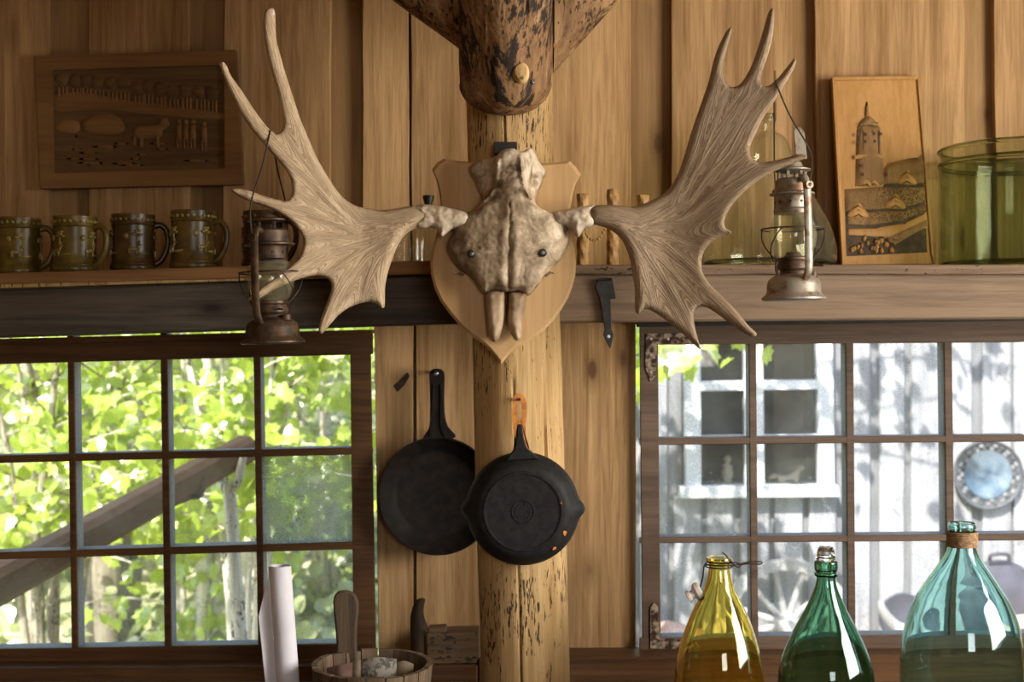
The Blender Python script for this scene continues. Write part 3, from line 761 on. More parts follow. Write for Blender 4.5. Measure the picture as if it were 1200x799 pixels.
SKR = [[(505, 253), (450, 262), (415, 250), (385, 180), (365, 110), (345, 40)], [(505, 253), (450, 264), (405, 240), (370, 180), (325, 110), (296, 12)],
       [(505, 253), (450, 266), (395, 240), (345, 180), (310, 120), (268, 70)], [(505, 253), (450, 268), (400, 260), (345, 220), (310, 195), (256, 183)],
       [(505, 253), (455, 272), (420, 290), (385, 320), (350, 352), (314, 391)], [(505, 253), (460, 275), (435, 310), (410, 350), (380, 408)], [(505, 253), (472, 272), (456, 310), (453, 366)]]
def skel_coord(sk, X, y):
    sw = su = sv = 0
    for line in sk:
        best = 1e9; acc = 0; bu = bv = 0
        for (x0, y0), (x1, y1) in zip(line, line[1:]):
            dx, dy = x1-x0, y1-y0; L = math.hypot(dx, dy); t = max(0, min(1, ((X-x0)*dx+(y-y0)*dy)/(L*L)))
            ex, ey = X-x0-dx*t, y-y0-dy*t; q = math.hypot(ex, ey)
            if q < best: best = q; bu = (dx*ey-dy*ex)/L; bv = acc+t*L
            acc += L
        w_ = 1/(best+3)**3; sw += w_; su += w_*bu; sv += w_*bv
    return su/sw, sv/sw
def ant_uv(side):
    sk = SKEL if side < 0 else SKR
    def f(x, y):
        u, v = skel_coord(sk, x if side < 0 else 1200-x, y)
        return (u/40+.02*mnoise.noise((x*.03, y*.03, 0)), v/100)
    return f
inflate('antler', ant_l, ant_depth(-1), ant_t(-1, 1), ant_t(-1, -1), M_ant_l, tr, 2.1, uvf=ant_uv(-1))['label'] = 'antler facing the daylight, with its lit tone in the colour'
inflate('antler', ant_r, ant_depth(1), ant_t(1, 1), ant_t(1, -1), M_ant_r, tr, 2.1, uvf=ant_uv(1))['label'] = 'brown antler turned from the daylight, with its shade in the colour'
# chalky burrs where the antlers leave the skull
def burr(pts, side):
    def dm(x, y): return ant_depth(side)(x, y)+.002
    def t(D, x, y): return .026*rnd(D, 15)+.003*mnoise.noise((x*.16, y*.16, 2))+.0016*mnoise.noise((x*.4, y*.4, 6))
    inflate('burr', pts, dm, lambda D, x, y: max(0, t(D, x, y))*min(1, D/1.5), lambda D, x, y: .024*rnd(D, 14), M_pedicle, tr, 1.6)
burr([(484, 243), (496, 239.5), (512, 240.5), (530, 244), (546, 248), (552, 256), (546, 266), (532, 268), (524, 273), (517, 278), (514, 271), (506, 267), (496, 268), (486, 266), (489, 255)], -1)
burr([(648, 249), (660, 246), (674, 243), (688, 241), (698, 241), (693, 249), (698, 256), (694, 266), (684, 269), (678, 278), (671, 274), (664, 266), (650, 262)], 1)
# pale worn tips of the two upper tines
for x, y, x2, y2, r in ((259.5, 74, 265, 84, 3.2), (316.5, 10, 318, 18, 4.5)):
    dl = ant_depth(-1); a = P(x, y, dl(x, y)); b = P(x2, y2, dl(x2, y2))
    tube('worn_tip', [a-(b-a)*.05, a, a.lerp(b, .5), b], [.0015, .0045, r*K(2.4)*1.0, r*K(2.4)*1.02], M_porc, tr, 12)

# ------------------------------------------------------------------ lanterns hung on the tines
def lantern(label, cx, by, d, lean, phi, mat, tall, bail_px, seedrot, capw=1.0):
    base = P(cx, by, d)
    t = thing('hurricane_lantern', label, 'lantern', base)
    M = Matrix.Translation(base) @ Matrix.Rotation(lean, 4, 'Y')
    s = tall
    lathe('tank', [(0, 0), (.058, 0), (.061, .002), (.061, .005), (.053, .012), (.051, .016), (.0505, .031), (.047, .040), (.036, .047), (.027, .050), (.0, .0505)], mat, t, M, 44)
    cp = Vector((math.cos(phi+1.3)*.036, math.sin(phi+1.3)*.036, .043))
    lathe('fuel_cap', [(0, .012), (.008, .012), (.009, .009), (.009, .002), (.011, 0)], M_rust, t, M @ Matrix.Translation(cp), 14)
    bu = lathe('burner', [(.027, .048), (.025, .056), (.030, .060), (.031, .066), (.028, .074), (.031, .077), (.031, .081), (.018, .083), (.012, .092), (0, .094)], M_rust, t, M, 32)
    tube('wick_knob', [M @ Vector((math.cos(phi+.9)*.028, math.sin(phi+.9)*.028, .066)), M @ Vector((math.cos(phi+.9)*.056, math.sin(phi+.9)*.056, .064))], [.0018, .0018], M_wire, bu, 6)
    g = [(.029, .082), (.037, .092), (.043, .106), (.0455, .124), (.043, .142), (.037, .156), (.032, .168*s)]
    gi = [(r-.0018, z) for r, z in g][::-1]
    lathe('globe', g+gi, G_lamp, t, M, 44, closed=True)
    z0 = .168*s
    lathe('chimney_collar', [(.034, z0-.003), (.036, z0+.004), (.031, z0+.008), (.031, z0+.028), (.033, z0+.031), (.046*capw, z0+.033), (.046*capw, z0+.036), (.036*capw, z0+.039), (.035*capw, z0+.060), (.030*capw, z0+.064), (.0, z0+.064)], mat, t, M, 40)
    for k in range(9):
        a = 2*PI*k/9+.2; c = Vector((math.cos(a)*.0312, math.sin(a)*.0312, z0+.019))
        lathe('vent_hole', [(0, .0014), (.0022, .0013), (.0026, 0)], M_black, t, M @ Matrix.Translation(c) @ Matrix.Rotation(a, 4, 'Z') @ Matrix.Rotation(PI/2, 4, 'Y'), 8)
    cap = lathe('cap', [(.028*capw, z0+.076), (.039*capw, z0+.079), (.039*capw, z0+.081), (.024*capw, z0+.085), (.020*capw, z0+.094), (0, z0+.098)], mat, t, M, 32)
    for k in range(6):
        a = 2*PI*k/6
        tube('cap_strut', [M @ Vector((math.cos(a)*.027*capw, math.sin(a)*.027*capw, z0+.062)), M @ Vector((math.cos(a)*.027*capw, math.sin(a)*.027*capw, z0+.080))], .0035, mat, cap, 6)
    tops = []
    for sg in (0, PI):
        ca, sa = math.cos(phi+sg), math.sin(phi+sg)
        pts = [(.034, .036), (.046, .040), (.056, .052), (.060, .072), (.060, .13), (.058, z0+.03), (.055, z0+.050), (.046, z0+.062), (.034, z0+.058)]
        path = smooth_path([(ca*r, sa*r, z) for r, z in pts], 40)
        vs, fs = sweep(path, .0075, 10)
        # flatten the tube tangentially
        tang = Vector((-sa, ca, 0)); rad_ = Vector((ca, sa, 0))
        cs = []
        for i, v in enumerate(vs):
            c = path[i//10]; dlt = v-c; cs.append(c+rad_*dlt.dot(rad_)*.62+tang*dlt.dot(tang)*1.05+Vector((0, 0, dlt.z*.8)))
        tu = mesh('air_tube', cs, fs, mat, t, True, M, angle=50)
        tp = M @ Vector((ca*.066, sa*.066, z0+.045)); tops.append(tp)
        lathe('bail_eye', [(.0035, -.002), (.0075, -.002), (.0075, .002), (.0035, .002)], mat, tu, Matrix.Translation(tp) @ Matrix.Rotation(phi+sg, 4, 'Z') @ Matrix.Rotation(PI/2, 4, 'Y'), 14, closed=True)
    # guard: horizontal ring and crossing wires
    gd = tube('wire_guard', [M @ Vector((.0595*math.cos(a), .0595*math.sin(a), .136)) for a in np.linspace(0, 2*PI, 49)[:-1]], .0016, M_wire, t, 6, True)
    for side in (PI/2, -PI/2):
        for dl in (-1, 1):
            pth = []
            for f in np.linspace(0, 1, 12):
                a = phi+side+dl*(.75-.95*f); r = .0595*(1-.36*f**2.2); pth.append(M @ Vector((r*math.cos(a), r*math.sin(a), .136-.062*f)))
            tube('guard_wire', pth, .0013, M_wire, gd, 6)
    ap = P(*bail_px[0], bail_px[1]); 
    w = (tops[1]-tops[0]); h = ap.z-tops[0].z
    pth = smooth_path([tops[0], tops[0]+Vector((w.x*-.04, w.y*-.04, h*.30)), tops[0].lerp(ap, .62)+Vector((0, -.012, .01)), ap+Vector((.0, -.012, -.006)), ap+Vector((0, 0, .004)), ap+Vector((0, .012, -.006)), tops[1].lerp(ap, .62)+Vector((0, .014, .01)), tops[1]+Vector((w.x*.04, w.y*.04, h*.30)), tops[1]], 64)
    tube('bail_wire', pth, .0016, M_wire, t, 6)
    return t, M
LD = 2.44
lt, Ml = lantern('rusty brown hurricane lantern hung from the lit antler above the leafy window', 320, 403, LD, math.radians(-2.0), math.radians(-108), M_rust, .92, ((317, 156), ant_depth(-1)(317, 156)), 0, 1.05)
rt, Mr = lantern('grey rust-streaked hurricane lantern hung from the brown antler before the beam', 930.5, 352, LD, math.radians(-1.0), math.radians(-74), M_tin, 1.0, ((909, 98), ant_depth(1)(909, 98)), 1, .92)
# flat lift plate standing behind the cap of the right lantern
prism('lift_plate', [(930, 153), (934, 148.5), (939, 149), (943, 155), (946, 186), (933, 187)], LD+.02, .003, M_tin, rt, .0008)

# ------------------------------------------------------------------ mugs
def relief_on_cyl(r, polys, h):
    """raised figures wrapped around a cylinder: polys in (angle*r, z) metres"""
    vs = []; fs = []
    for pl in polys:
        n = len(pl); b = len(vs)
        cx = sum(p[0] for p in pl)/n; cz = sum(p[1] for p in pl)/n
        for k, (sc, hh) in enumerate(((1.0, -.0004), (.86, h*.8), (.45, h))):
            for (u, z) in pl:
                uu = cx+(u-cx)*sc; zz = cz+(z-cz)*sc; a = uu/r
                vs.append(((r+hh)*math.sin(a), -(r+hh)*math.cos(a), zz))
        for k in range(2):
            for i in range(n): fs.append((b+k*n+i, b+k*n+(i+1) % n, b+(k+1)*n+(i+1) % n, b+(k+1)*n+i))
        fs.append(tuple(b+2*n+i for i in range(n)))
    return vs, fs
def ell(cx, cz, a, b, n=10, rot=0):
    return [(cx+a*math.cos(t)*math.cos(rot)-b*math.sin(t)*math.sin(rot), cz+a*math.cos(t)*math.sin(rot)+b*math.sin(t)*math.cos(rot)) for t in [2*PI*k/n for k in range(n)]]
def deer(cx, cz, s, f=1):
    L = [ell(cx, cz, .011*s, .0045*s, 12, .08*f)]
    for dx in (-.008, -.0055, .006, .0085): L.append([(cx+dx*s-.001*s, cz), (cx+dx*s+.001*s, cz), (cx+dx*s+.0012*s*f, cz-.0125*s), (cx+dx*s-.0008*s*f, cz-.0125*s)])
    L.append([(cx+.008*s*f, cz+.001*s), (cx+.0115*s*f, cz), (cx+.0145*s*f, cz+.010*s), (cx+.0120*s*f, cz+.0115*s)])
    L.append(ell(cx+.0150*s*f, cz+.0105*s, .0036*s, .0019*s, 8, -.3*f))
    for q in (-.002, .001): L.append([(cx+(.0128+q*.3)*s*f, cz+.0115*s), (cx+(.0138+q*.3)*s*f, cz+.0115*s), (cx+(.0125+q*2.2)*s*f, cz+.019*s)])
    return L
def tree_rel(cx, cz, s):
    L = [[(cx-.0014*s, cz-.016*s), (cx+.0018*s, cz-.016*s), (cx+.0009*s, cz+.006*s), (cx-.0009*s, cz+.006*s)]]
    for dx, dz, a, b in ((0, .012, .006, .005), (-.007, .008, .006, .0036), (.007, .007, .006, .0036), (-.004, .016, .005, .003), (.004, .017, .005, .003)):
        L.append(ell(cx+dx*s, cz+dz*s, a*s, b*s, 8, dx*40))
    return L
def mug(label, cx, d, base_z, hpx, wpx, mat, ha, rot):
    k = K(d); R = wpx/2*k; H = hpx*k
    t = thing('beer_mug', label, 'mug', Vector(((cx-600)*k, d, base_z)), 'row of glazed mugs on the shelf')
    M = Matrix.Translation(t.location)
    prof = [(0, .004), (R*.9, 0), (R*1.03, .0015), (R*1.06, .006), (R*1.04, .012), (R*1.01, .014), (R*1.02, .0165), (R*.98, .019), (R*.965, H*.35), (R*.955, H*.6), (R*.965, H*.80), (R*1.01, H*.815), (R*.985, H*.835), (R*.985, H*.965), (R*1.0, H*.985), (R*.985, H), (R*.93, H), (R*.9, H*.97), (R*.88, .02), (R*.8, .012), (0, .012)]
    lathe('cup', prof, mat, t, M, 56)
    polys = []
    for q in range(4):
        u = (q*PI/2)*R*.96
        polys += deer(u-.004, H*.37, 1.0, 1)+tree_rel(u+.006, H*.57, .95)+[ell(u+.020, H*.30, .012, .003, 8, .1), ell(u-.018, H*.60, .005, .007, 8)]
    z1 = .0245
    for q in range(24): polys.append(ell(q*2*PI/24*R*.985, H*.90, .0035, .0042, 6, .6))
    for q in range(30): polys.append(ell(q*2*PI/30*R*1.04, .008, .0018, .004, 6, .2))
    vs, fs = relief_on_cyl(R*.975, polys, .0036)
    mesh('relief', vs, fs, M_ceram_hd if mat == M_ceram_dk else M_ceram_hi, t, True, M @ Matrix.Rotation(rot, 4, 'Z'), angle=60)['kind'] = 'stuff'
    hp = [(R*.95, H*.80), (R*1.22, H*.83), (R*1.50, H*.74), (R*1.58, H*.55), (R*1.48, H*.36), (R*1.25, H*.20), (R*1.0, H*.13)]
    path = smooth_path([(r*math.cos(ha), r*math.sin(ha), z) for r, z in hp], 30)
    tube('handle', path, [.0062+.0012*abs(i/len(path)-.5)*2 for i in range(len(path))], mat, t, 10, M=M)
    return t
def sz(px): return P(px, shelf_l(px), SH).z
mug('olive glazed beer mug whose handle is hidden behind the pale-handled mug', 22, 2.82, sz(22), 66, 50, M_ceram, math.radians(10), .3)
mug('lightest olive mug with a pale green handle in the mug row', 88, 2.80, sz(88), 65, 50, M_ceram, math.radians(-10), 1.1)
mug('dark brown glazed beer mug in the mug row, between two olive mugs', 156, 2.82, sz(156), 66, 50, M_ceram_dk, math.radians(15), 2.0)
mug('tall olive-brown glazed mug with a wide dark handle, beside the hanging lantern', 226, 2.81, sz(226), 68, 51, M_ceram2, math.radians(-4), .75)
mug('dark glazed mug mostly hidden behind the rusty lantern', 310, 2.84, sz(310), 66, 50, M_ceram_dk, math.radians(-12), .2)

# ------------------------------------------------------------------ carved pictures
def flatpiece(name, pts, d, h, mat, parent, step=3.0, sm=True, R=4):
    return inflate(name, pts, d, lambda D, x, y: h*rnd(D, R), lambda D, x, y: .0, mat, parent, step, sm)
pl = thing('carved_picture', 'dark carved wooden picture of an ox hauling a boulder before villagers', 'carving', P(166, 221, 3.08))
PDp = 3.068
prism('panel', [(40, 65), (276, 58), (285, 216), (47, 221)], PDp+.008, .022, M_relief_ld, pl, .002)
hring([(40, 65), (276, 58), (285, 216), (47, 221)], [(61, 82), (262, 76), (263, 197), (63, 203)], PDp, .012, M_relief_l, 'border', pl)
cd = PDp+.008
for k in range(13):                                # carved trees along the top
    x = 72+k*14.6+random.uniform(-2, 2); y = 94+k*1.2+random.uniform(-3, 3)
    cr = flatpiece('carved_tree', [(x+9*math.cos(a)+random.uniform(-1.5, 1.5), y+8*math.sin(a)+random.uniform(-1.5, 1.5)) for a in np.linspace(0, 2*PI, 10)[:-1]], cd, .006, M_relief_ld, pl, 3, True, 5)
    for q in (-4, 1, 5): flatpiece('carved_trunk', [(x+q, y+9), (x+q+2.6, y+9), (x+q+2.8, y+24), (x+q-.2, y+24)], cd, .004, M_relief_l, cr, 1.0, False, 1.3)
flatpiece('carved_hill', [(64, 112), (100, 108), (150, 118), (200, 124), (258, 132), (258, 140), (180, 134), (120, 128), (66, 130)], cd, .004, M_relief_l, pl, 4, True, 5)
flatpiece('carved_boulder', [(95, 148), (100, 139), (112, 134), (128, 133), (140, 138), (146, 148), (143, 155), (125, 158), (102, 156)], cd, .011, M_relief_l, pl, 3, True, 10)
flatpiece('carved_rock', [(64, 150), (70, 142), (82, 140), (92, 143), (94, 150), (88, 156), (70, 154)], cd, .007, M_relief_l, pl, 3, True, 7)
flatpiece('carved_sledge', [(92, 158), (140, 159), (158, 154), (160, 157), (142, 164), (94, 162)], cd, .005, M_relief_l, pl, 1.5, True, 3)
ox = flatpiece('carved_ox', [(157, 152), (162, 147), (175, 147), (186, 145), (190, 138), (196, 138), (199, 146), (195, 150), (191, 152), (190, 159), (187, 161), (187, 173), (183.5, 173), (183, 162), (170, 162), (168, 163), (168, 174), (164, 174), (163.5, 163), (160, 162), (159, 171), (156, 171)], cd, .009, M_relief_l, pl, 2, False, 4)
for k in range(4):
    x = 207+k*8+(5 if k == 3 else 0); y = 140+(3 if k == 3 else 0)
    pr = flatpiece('carved_person', [(x, y+6), (x+6, y+6), (x+7, y+20), (x+6, y+34), (x+3.6, y+34), (x+3, y+24), (x+2.4, y+34), (x, y+34), (x-1, y+20)], cd, .007, M_relief_l, pl, 1.8, False, 3)
    flatpiece('carved_head', [(x+3+3*math.cos(a), y+2.6+3.6*math.sin(a)) for a in np.linspace(0, 2*PI, 9)[:-1]], cd, .007, M_relief_l, pr, 1.6, True, 3)
for k in range(16):
    x = random.uniform(68, 215); y = random.uniform(168, 194); L = random.uniform(12, 34)
    flatpiece('carved_groove', [(x, y), (x+L*.5, y-1.8), (x+L, y-.4), (x+L*.5, y+1.4)], cd, .003, M_relief_l, pl, 1.1, True, 1.5)

def rdep(x, y): return 3.065-.085*(y-88)/222
pr_ = thing('carved_picture', 'honey-coloured carved wooden picture of a round castle tower above walls', 'carving', P(1040, 310, 2.98))
prism('panel', [(975, 90), (1077, 88.5), (1095, 309.5), (987, 310.5)], lambda x, y: rdep(x, y)+.006, .018, M_relief_r, pr_, .002)
for q in ([(975, 90), (1077, 88.5), (1075, 93), (979.5, 94)], [(975, 90), (979.5, 94), (990.5, 309.8), (987, 310.5)]):
    prism('border', q, lambda x, y: rdep(x, y), .008, M_relief_r, pr_, .0012)
prism('border', [(1075, 93), (1077, 88.5), (1095, 309.5), (1091.5, 298)], lambda x, y: rdep(x, y)+.001, .007, M_relief_r, pr_, .0012)
rd = lambda x, y: rdep(x, y)+.006
q5 = lambda L: [(970+.3*x, 80+.3*y) for x, y in L]
flatpiece('carved_sky_field', q5([(60, 470), (215, 455), (225, 375), (300, 352), (345, 345), (372, 325), (390, 720), (72, 735)]), rd, .002, M_relief_k, pr_, 5, False, 3)
tw = flatpiece('carved_tower', q5([(108, 345), (112, 240), (125, 215), (205, 235), (212, 330), (218, 345), (222, 450), (205, 460), (105, 462)]), rd, .012, M_relief_rd, pr_, 3, False, 16)
flatpiece('carved_tower_ledge', q5([(104, 340), (165, 332), (218, 340), (222, 352), (165, 345), (106, 355)]), lambda x, y: rd(x, y)-.008, .005, M_relief_r, tw, 2.5, False, 3)
dm_ = flatpiece('carved_dome', q5([(112, 238), (125, 208), (145, 190), (155, 183), (170, 190), (195, 215), (210, 238), (165, 232)]), rd, .012, M_relief_rd, pr_, 2.5, False, 8)
flatpiece('carved_spire', q5([(143, 190), (149, 130), (146, 105), (151, 100), (156, 106), (155, 130), (163, 188)]), rd, .008, M_relief_rd, dm_, 2, False, 3)
for (wx, wy) in ((120, 258), (147, 258), (180, 255), (207, 256), (120, 288), (147, 286), (183, 285), (133, 380), (158, 378), (137, 414), (163, 412)):
    hz = .0165 if wy < 330 else .0165
    flatpiece('carved_window', q5([(wx-5, wy-6), (wx+5, wy-6), (wx+5, wy+6), (wx-5, wy+6)]), lambda x, y: rd(x, y)-.0118, .0012, M_relief_k, tw, 1.5, False, 1)
for ex in (137, 172, 198):
    flatpiece('carved_edge', q5([(ex, 242), (ex+4, 242), (ex+5, 332), (ex+1, 332)]), lambda x, y: rd(x, y)-.0105, .002, M_relief_k, tw, .8, False, .8)
for yy in (212, 226):
    flatpiece('carved_edge', q5([(126, yy), (160, yy-6), (198, yy), (198, yy+3), (160, yy-3), (126, yy+3)]), lambda x, y: rd(x, y)-.0105, .002, M_relief_k, dm_, .8, False, .8)
hs = flatpiece('carved_house', q5([(218, 455), (216, 395), (232, 372), (300, 355), (345, 352), (365, 335), (376, 345), (380, 450)]), rd, .008, M_relief_rd, pr_, 3, False, 6)
for wx, wy in ((228, 415), (252, 418), (335, 400), (360, 400)):
    flatpiece('carved_window', q5([(wx-4, wy-7), (wx+4, wy-7), (wx+4, wy+7), (wx-4, wy+7)]), lambda x, y: rd(x, y)-.0078, .001, M_relief_k, hs, 1.5, False, 1)
flatpiece('carved_wall', q5([(62, 472), (200, 462), (380, 462), (386, 520), (300, 548), (72, 560), (66, 520)]), rd, .006, M_relief_rd, pr_, 3.5, False, 5)
flatpiece('carved_wall', q5([(72, 562), (300, 552), (386, 530), (388, 560), (290, 600), (150, 618), (75, 615)]), rd, .004, M_relief_rd, pr_, 3.5, False, 4)
flatpiece('carved_road', q5([(75, 625), (180, 622), (300, 602), (390, 560), (392, 620), (270, 690), (215, 665), (75, 655)]), rd, .005, M_relief_r, pr_, 3.5, False, 4)
flatpiece('carved_fence', q5([(225, 662), (392, 585), (394, 612), (262, 690)]), lambda x, y: rd(x, y)-.004, .004, M_relief_rd, pr_, 3, False, 4)
for (bx, by, br) in ((120, 560, 40), (265, 525, 40), (310, 430, 40), (150, 445, 26), (182, 445, 22)):
    b = flatpiece('carved_bush', q5([(bx-br*.9, by+br*.5), (bx-br, by+br*.1), (bx-br*.5, by-br*.5), (bx, by-br*.95), (bx+br*.5, by-br*.4), (bx+br*.9, by+br*.2), (bx+br*.8, by+br*.6)]), lambda x, y: rd(x, y)-.004, .007, M_relief_r, pr_, 2.0, True, 6)
    for k in range(3):
        o = (k-1)*br*.42
        flatpiece('carved_rib', q5([(bx-br*.6, by+o+8), (bx, by+o-10), (bx+br*.6, by+o+8), (bx, by+o-3)]), lambda x, y: rd(x, y)-.0095, .003, M_relief_k, b, .9, False, 1.2)
random.seed(3)
for k in range(22):
    bx = 85+random.uniform(0, 165); by = 665+random.uniform(0, 55); a = random.uniform(-.5, .5)
    flatpiece('carved_leaf', q5([(bx, by), (bx+8+a*10, by-18), (bx+16, by-2), (bx+9, by+8)]), lambda x, y: rd(x, y)-.003, .006, M_relief_r if k % 3 else M_relief_rd, pr_, 1.2, True, 2.5)

# ------------------------------------------------------------------ glass and bark things on the shelf
def vessel(name, label, cat, cx, by, d, prof_px, mat, wall=.004, group=None, seg=64, base_z=None):
    """prof_px: list of (half width px, y px) from the bottom up; hollow glass"""
    k = K(d); bz = P(0, by, d).z if base_z is None else base_z
    loc = Vector(((cx-600)*k, d, bz))
    t = thing(name, label, cat, loc, group)
    prof = [(r*k, P(0, y, d).z) for r, y in prof_px]
    return t, prof, k
def hollow(prof, wall, lipz=0):
    inner = []
    for i, (r, z) in enumerate(prof):
        a = prof[max(0, i-1)]; b = prof[min(len(prof)-1, i+1)]
        tx, tz = b[0]-a[0], b[1]-a[1]; L = math.hypot(tx, tz) or 1
        nx, nz = tz/L, -tx/L
        inner.append((max(.0005, r-nx*wall), z-nz*wall if i > 0 else z+wall))
    inner[-1] = (inner[-1][0], prof[-1][1])
    return prof+inner[::-1]
def sm_prof(pr, n=60):
    p = smooth_path([(r, 0, z) for r, z in pr], n)
    out = [(max(0, v.x), v.z) for v in p]
    return out
def MA(t): return Matrix.Translation((t.location.x, t.location.y, 0))

szr = P(0, 310, SH).z
# green jar
jd = 2.915; k = K(jd); R = .178
jt = thing('glass_jar', 'wide open green glass jar standing at the end of the shelf', 'jar', Vector(((1196-600)*k, jd, szr)))
zt = P(0, 163, jd-.178).z; h = zt-szr
prof = [(0, .003), (R*.93, .0), (R*.985, .006), (R, .02), (R, h*.5), (R, h*.86), (R*.985, h*.915), (R*.965, h*.95), (R*.985, h*.985), (R*.995, h*.995), (R*.985, h), (R*.955, h*.985), (R*.945, h*.95), (R*.962, h*.90), (R*.972, h*.85), (R*.972, h*.5), (R*.97, .026), (R*.94, .012), (0, .010)]
lathe('jar_body', [(r, z) for r, z in prof], G_green, jt, Matrix.Translation(jt.location), 96)

def glass_ring(name, r, z, tr_, mat, root, flat=1.0):
    pr = [(r+tr_*math.cos(a), z+tr_*flat*math.sin(a)) for a in np.linspace(0, 2*PI, 11)[:-1]]
    lathe(name, pr, mat, root, Matrix.Translation(root.location), 96, closed=True)
glass_ring('rolled_rim', R*.985, h+.004, .0062, G_rim, jt, .8)
glass_ring('shoulder_ring', R*.992, h*.895, .0045, G_rim, jt, 1.2)
glass_ring('base_ring', R*.975, .0085, .0078, G_rim, jt, 1.0)
# pear-shaped clear carboy behind the right lantern
ct = thing('glass_carboy', 'clear pear-shaped glass carboy behind the grey lantern', 'bottle', Vector((300*K(2.92), 2.92, szr)))
pp = [(72, 306), (77, 300), (78.5, 290), (77, 277), (70, 255), (58, 232), (46, 210), (36, 193), (28.5, 178), (25.5, 166), (19, 153), (9, 146), (7, 141), (6.6, 132), (8.5, 130), (8.5, 126), (7, 125)]
zb = P(0, 307, 2.92).z
pr2 = [(r*K(2.92), P(0, y, 2.92).z-zb+.001) for r, y in pp]
pr2 = sm_prof([(0, .006), (.12, .0015)]+pr2, 90)
lathe('carboy_body', hollow(pr2, .003), G_carboy, ct, Matrix.Translation(ct.location), 72)

glass_ring('base_ring', .139, .011, .0100, G_crim, ct, .9)
glass_ring('lip', 7.2*K(2.92), P(0, 127, 2.92).z-zb, .0045, G_crim, ct, 1.0)
# small ribbed decanter behind the trophy
dt = thing('glass_decanter', 'small dark glass decanter with a black stopper behind the skull', 'decanter', Vector((P(502, 0, 2.91).x, 2.91, P(0, shelf_l(502), SH).z)))
kk = K(2.9); dz = dt.location.z
prd = [(0, .002), (.040, 0), (.046, .004), (.048, .02), (.048, .055), (.045, .075), (.032, .088), (.017, .098), (.013, .108), (.013, .122), (.017, .125), (.017, .129)]
lathe('decanter_body', hollow(prd, .0035), G_clear, dt, Matrix.Translation(dt.location), 48, rfun=lambda r, z, a: r*(1+.03*math.cos(a*14)) if .01 < z < .08 else r)
zs = P(0, 240, 2.9).z-dz
lathe('stopper', [(0, zs+.022), (.0125, zs+.022), (.0135, zs+.018), (.009, zs+.004), (.009, zs-.01), (.0115, zs-.012), (.0115, .118), (0, .118)], M_black, dt, Matrix.Translation(dt.location), 24)
wt = thing('drinking_glass', 'ribbed clear drinking glass in the gap under the lit antler', 'glass', Vector((P(474, 0, 2.84).x, 2.84, P(0, shelf_l(474), SH).z)))
prd = [(0, .003), (.020, 0), (.0225, .002), (.0235, .02), (.026, .075)]
lathe('glass_body', hollow(prd, .002), G_clear, wt, Matrix.Translation(wt.location), 40, rfun=lambda r, z, a: r*(1+.03*math.cos(a*12)))

# woven birch-bark stand with three columns and a string of beads
bt = thing('bark_stand', 'woven birch bark stand with three braided columns behind the skull', 'ornament', Vector((P(717, 0, 2.92).x, 2.92, szr)))
bz = bt.location; k = K(2.92)
box('foot_plate', (bz.x-.085, bz.y-.035, szr), (bz.x+.085, bz.y+.035, szr+.006), M_bark, bt, .001)
for px, topy in ((683, 227), (718, 222), (753.5, 229)):
    H = P(0, topy, 2.92).z-szr; x0 = (px-600)*k; r0 = 7.2*k
    rows = 44; seg = 36; vs = []; fs = []
    for i in range(rows+1):
        z = .006+(H-.006)*i/rows
        for q in range(seg):
            a = 2*PI*q/seg; u = a*6/(2*PI)*2; v_ = z/.0185
            A = u+v_; B = u-v_
            wv = abs(math.sin(PI*A/2))*(1 if math.floor(A/1)+math.floor(B/1) & 1 else .55)*abs(math.sin(PI*B/2))**.3
            rr = r0*(.86+.17*wv); vs.append((x0+rr*math.cos(a), bz.y+rr*math.sin(a), szr+z))
    for i in range(rows):
        for q in range(seg): fs.append((i*seg+q, i*seg+(q+1) % seg, (i+1)*seg+(q+1) % seg, (i+1)*seg+q))
    fs.append(tuple(range(seg))[::-1]); fs.append(tuple(rows*seg+q for q in range(seg)))
    mesh('braided_column', vs, fs, M_bark, bt, True, angle=60)
bs = thing('bead_string', 'short string of amber-brown beads hung between braided bark columns', 'beads', P(697, 283, 2.88))
bead_me = None
pts_b = smooth_path([P(686, 264, 2.895), P(687, 274, 2.88), P(692, 280, 2.875), P(698, 281.5, 2.875), (P(704, 277, 2.878)), P(709, 269, 2.895)], 30)
tube('thread', pts_b, .0008, M_twine, bs, 5)
for k in range(0, len(pts_b), 3):
    if bead_me is None:
        ob = lathe('bead', [(0, -.0036), (.0026, -.0026), (.0037, 0), (.0026, .0026), (0, .0036)], M_bark, bs, Matrix.Translation(wl(bs)), 10); bead_me = ob
    else:
        ob = bead_me.copy(); C.objects.link(ob)
    ob.location = pts_b[k]-wl(bs)

# iron strap hinge on the right beam
q = lambda L: [(660+.2*x, 300+.2*y) for x, y in L]
hg = thing('strap_hinge', 'black iron pointed strap hinge nailed to the beam', 'hinge', P(715, 408, 2.74))
prism('strap', q([(187, 178), (203, 133), (288, 128), (311, 248), (279, 252), (284, 428), (297, 463), (276, 545), (235, 463), (244, 428), (214, 250)]), 2.738, .008, M_iron, hg, .0012)
prism('knuckle', q([(200, 130), (290, 126), (292, 142), (198, 148)]), 2.731, .016, M_iron, hg, .003)
lathe('nail', [(0, -.001), (.0034, -.0006), (.0038, .002)], M_steel, hg, Matrix.Translation(P(713.3, 394.3, 2.737)) @ Matrix.Rotation(-PI/2, 4, 'X'), 12)

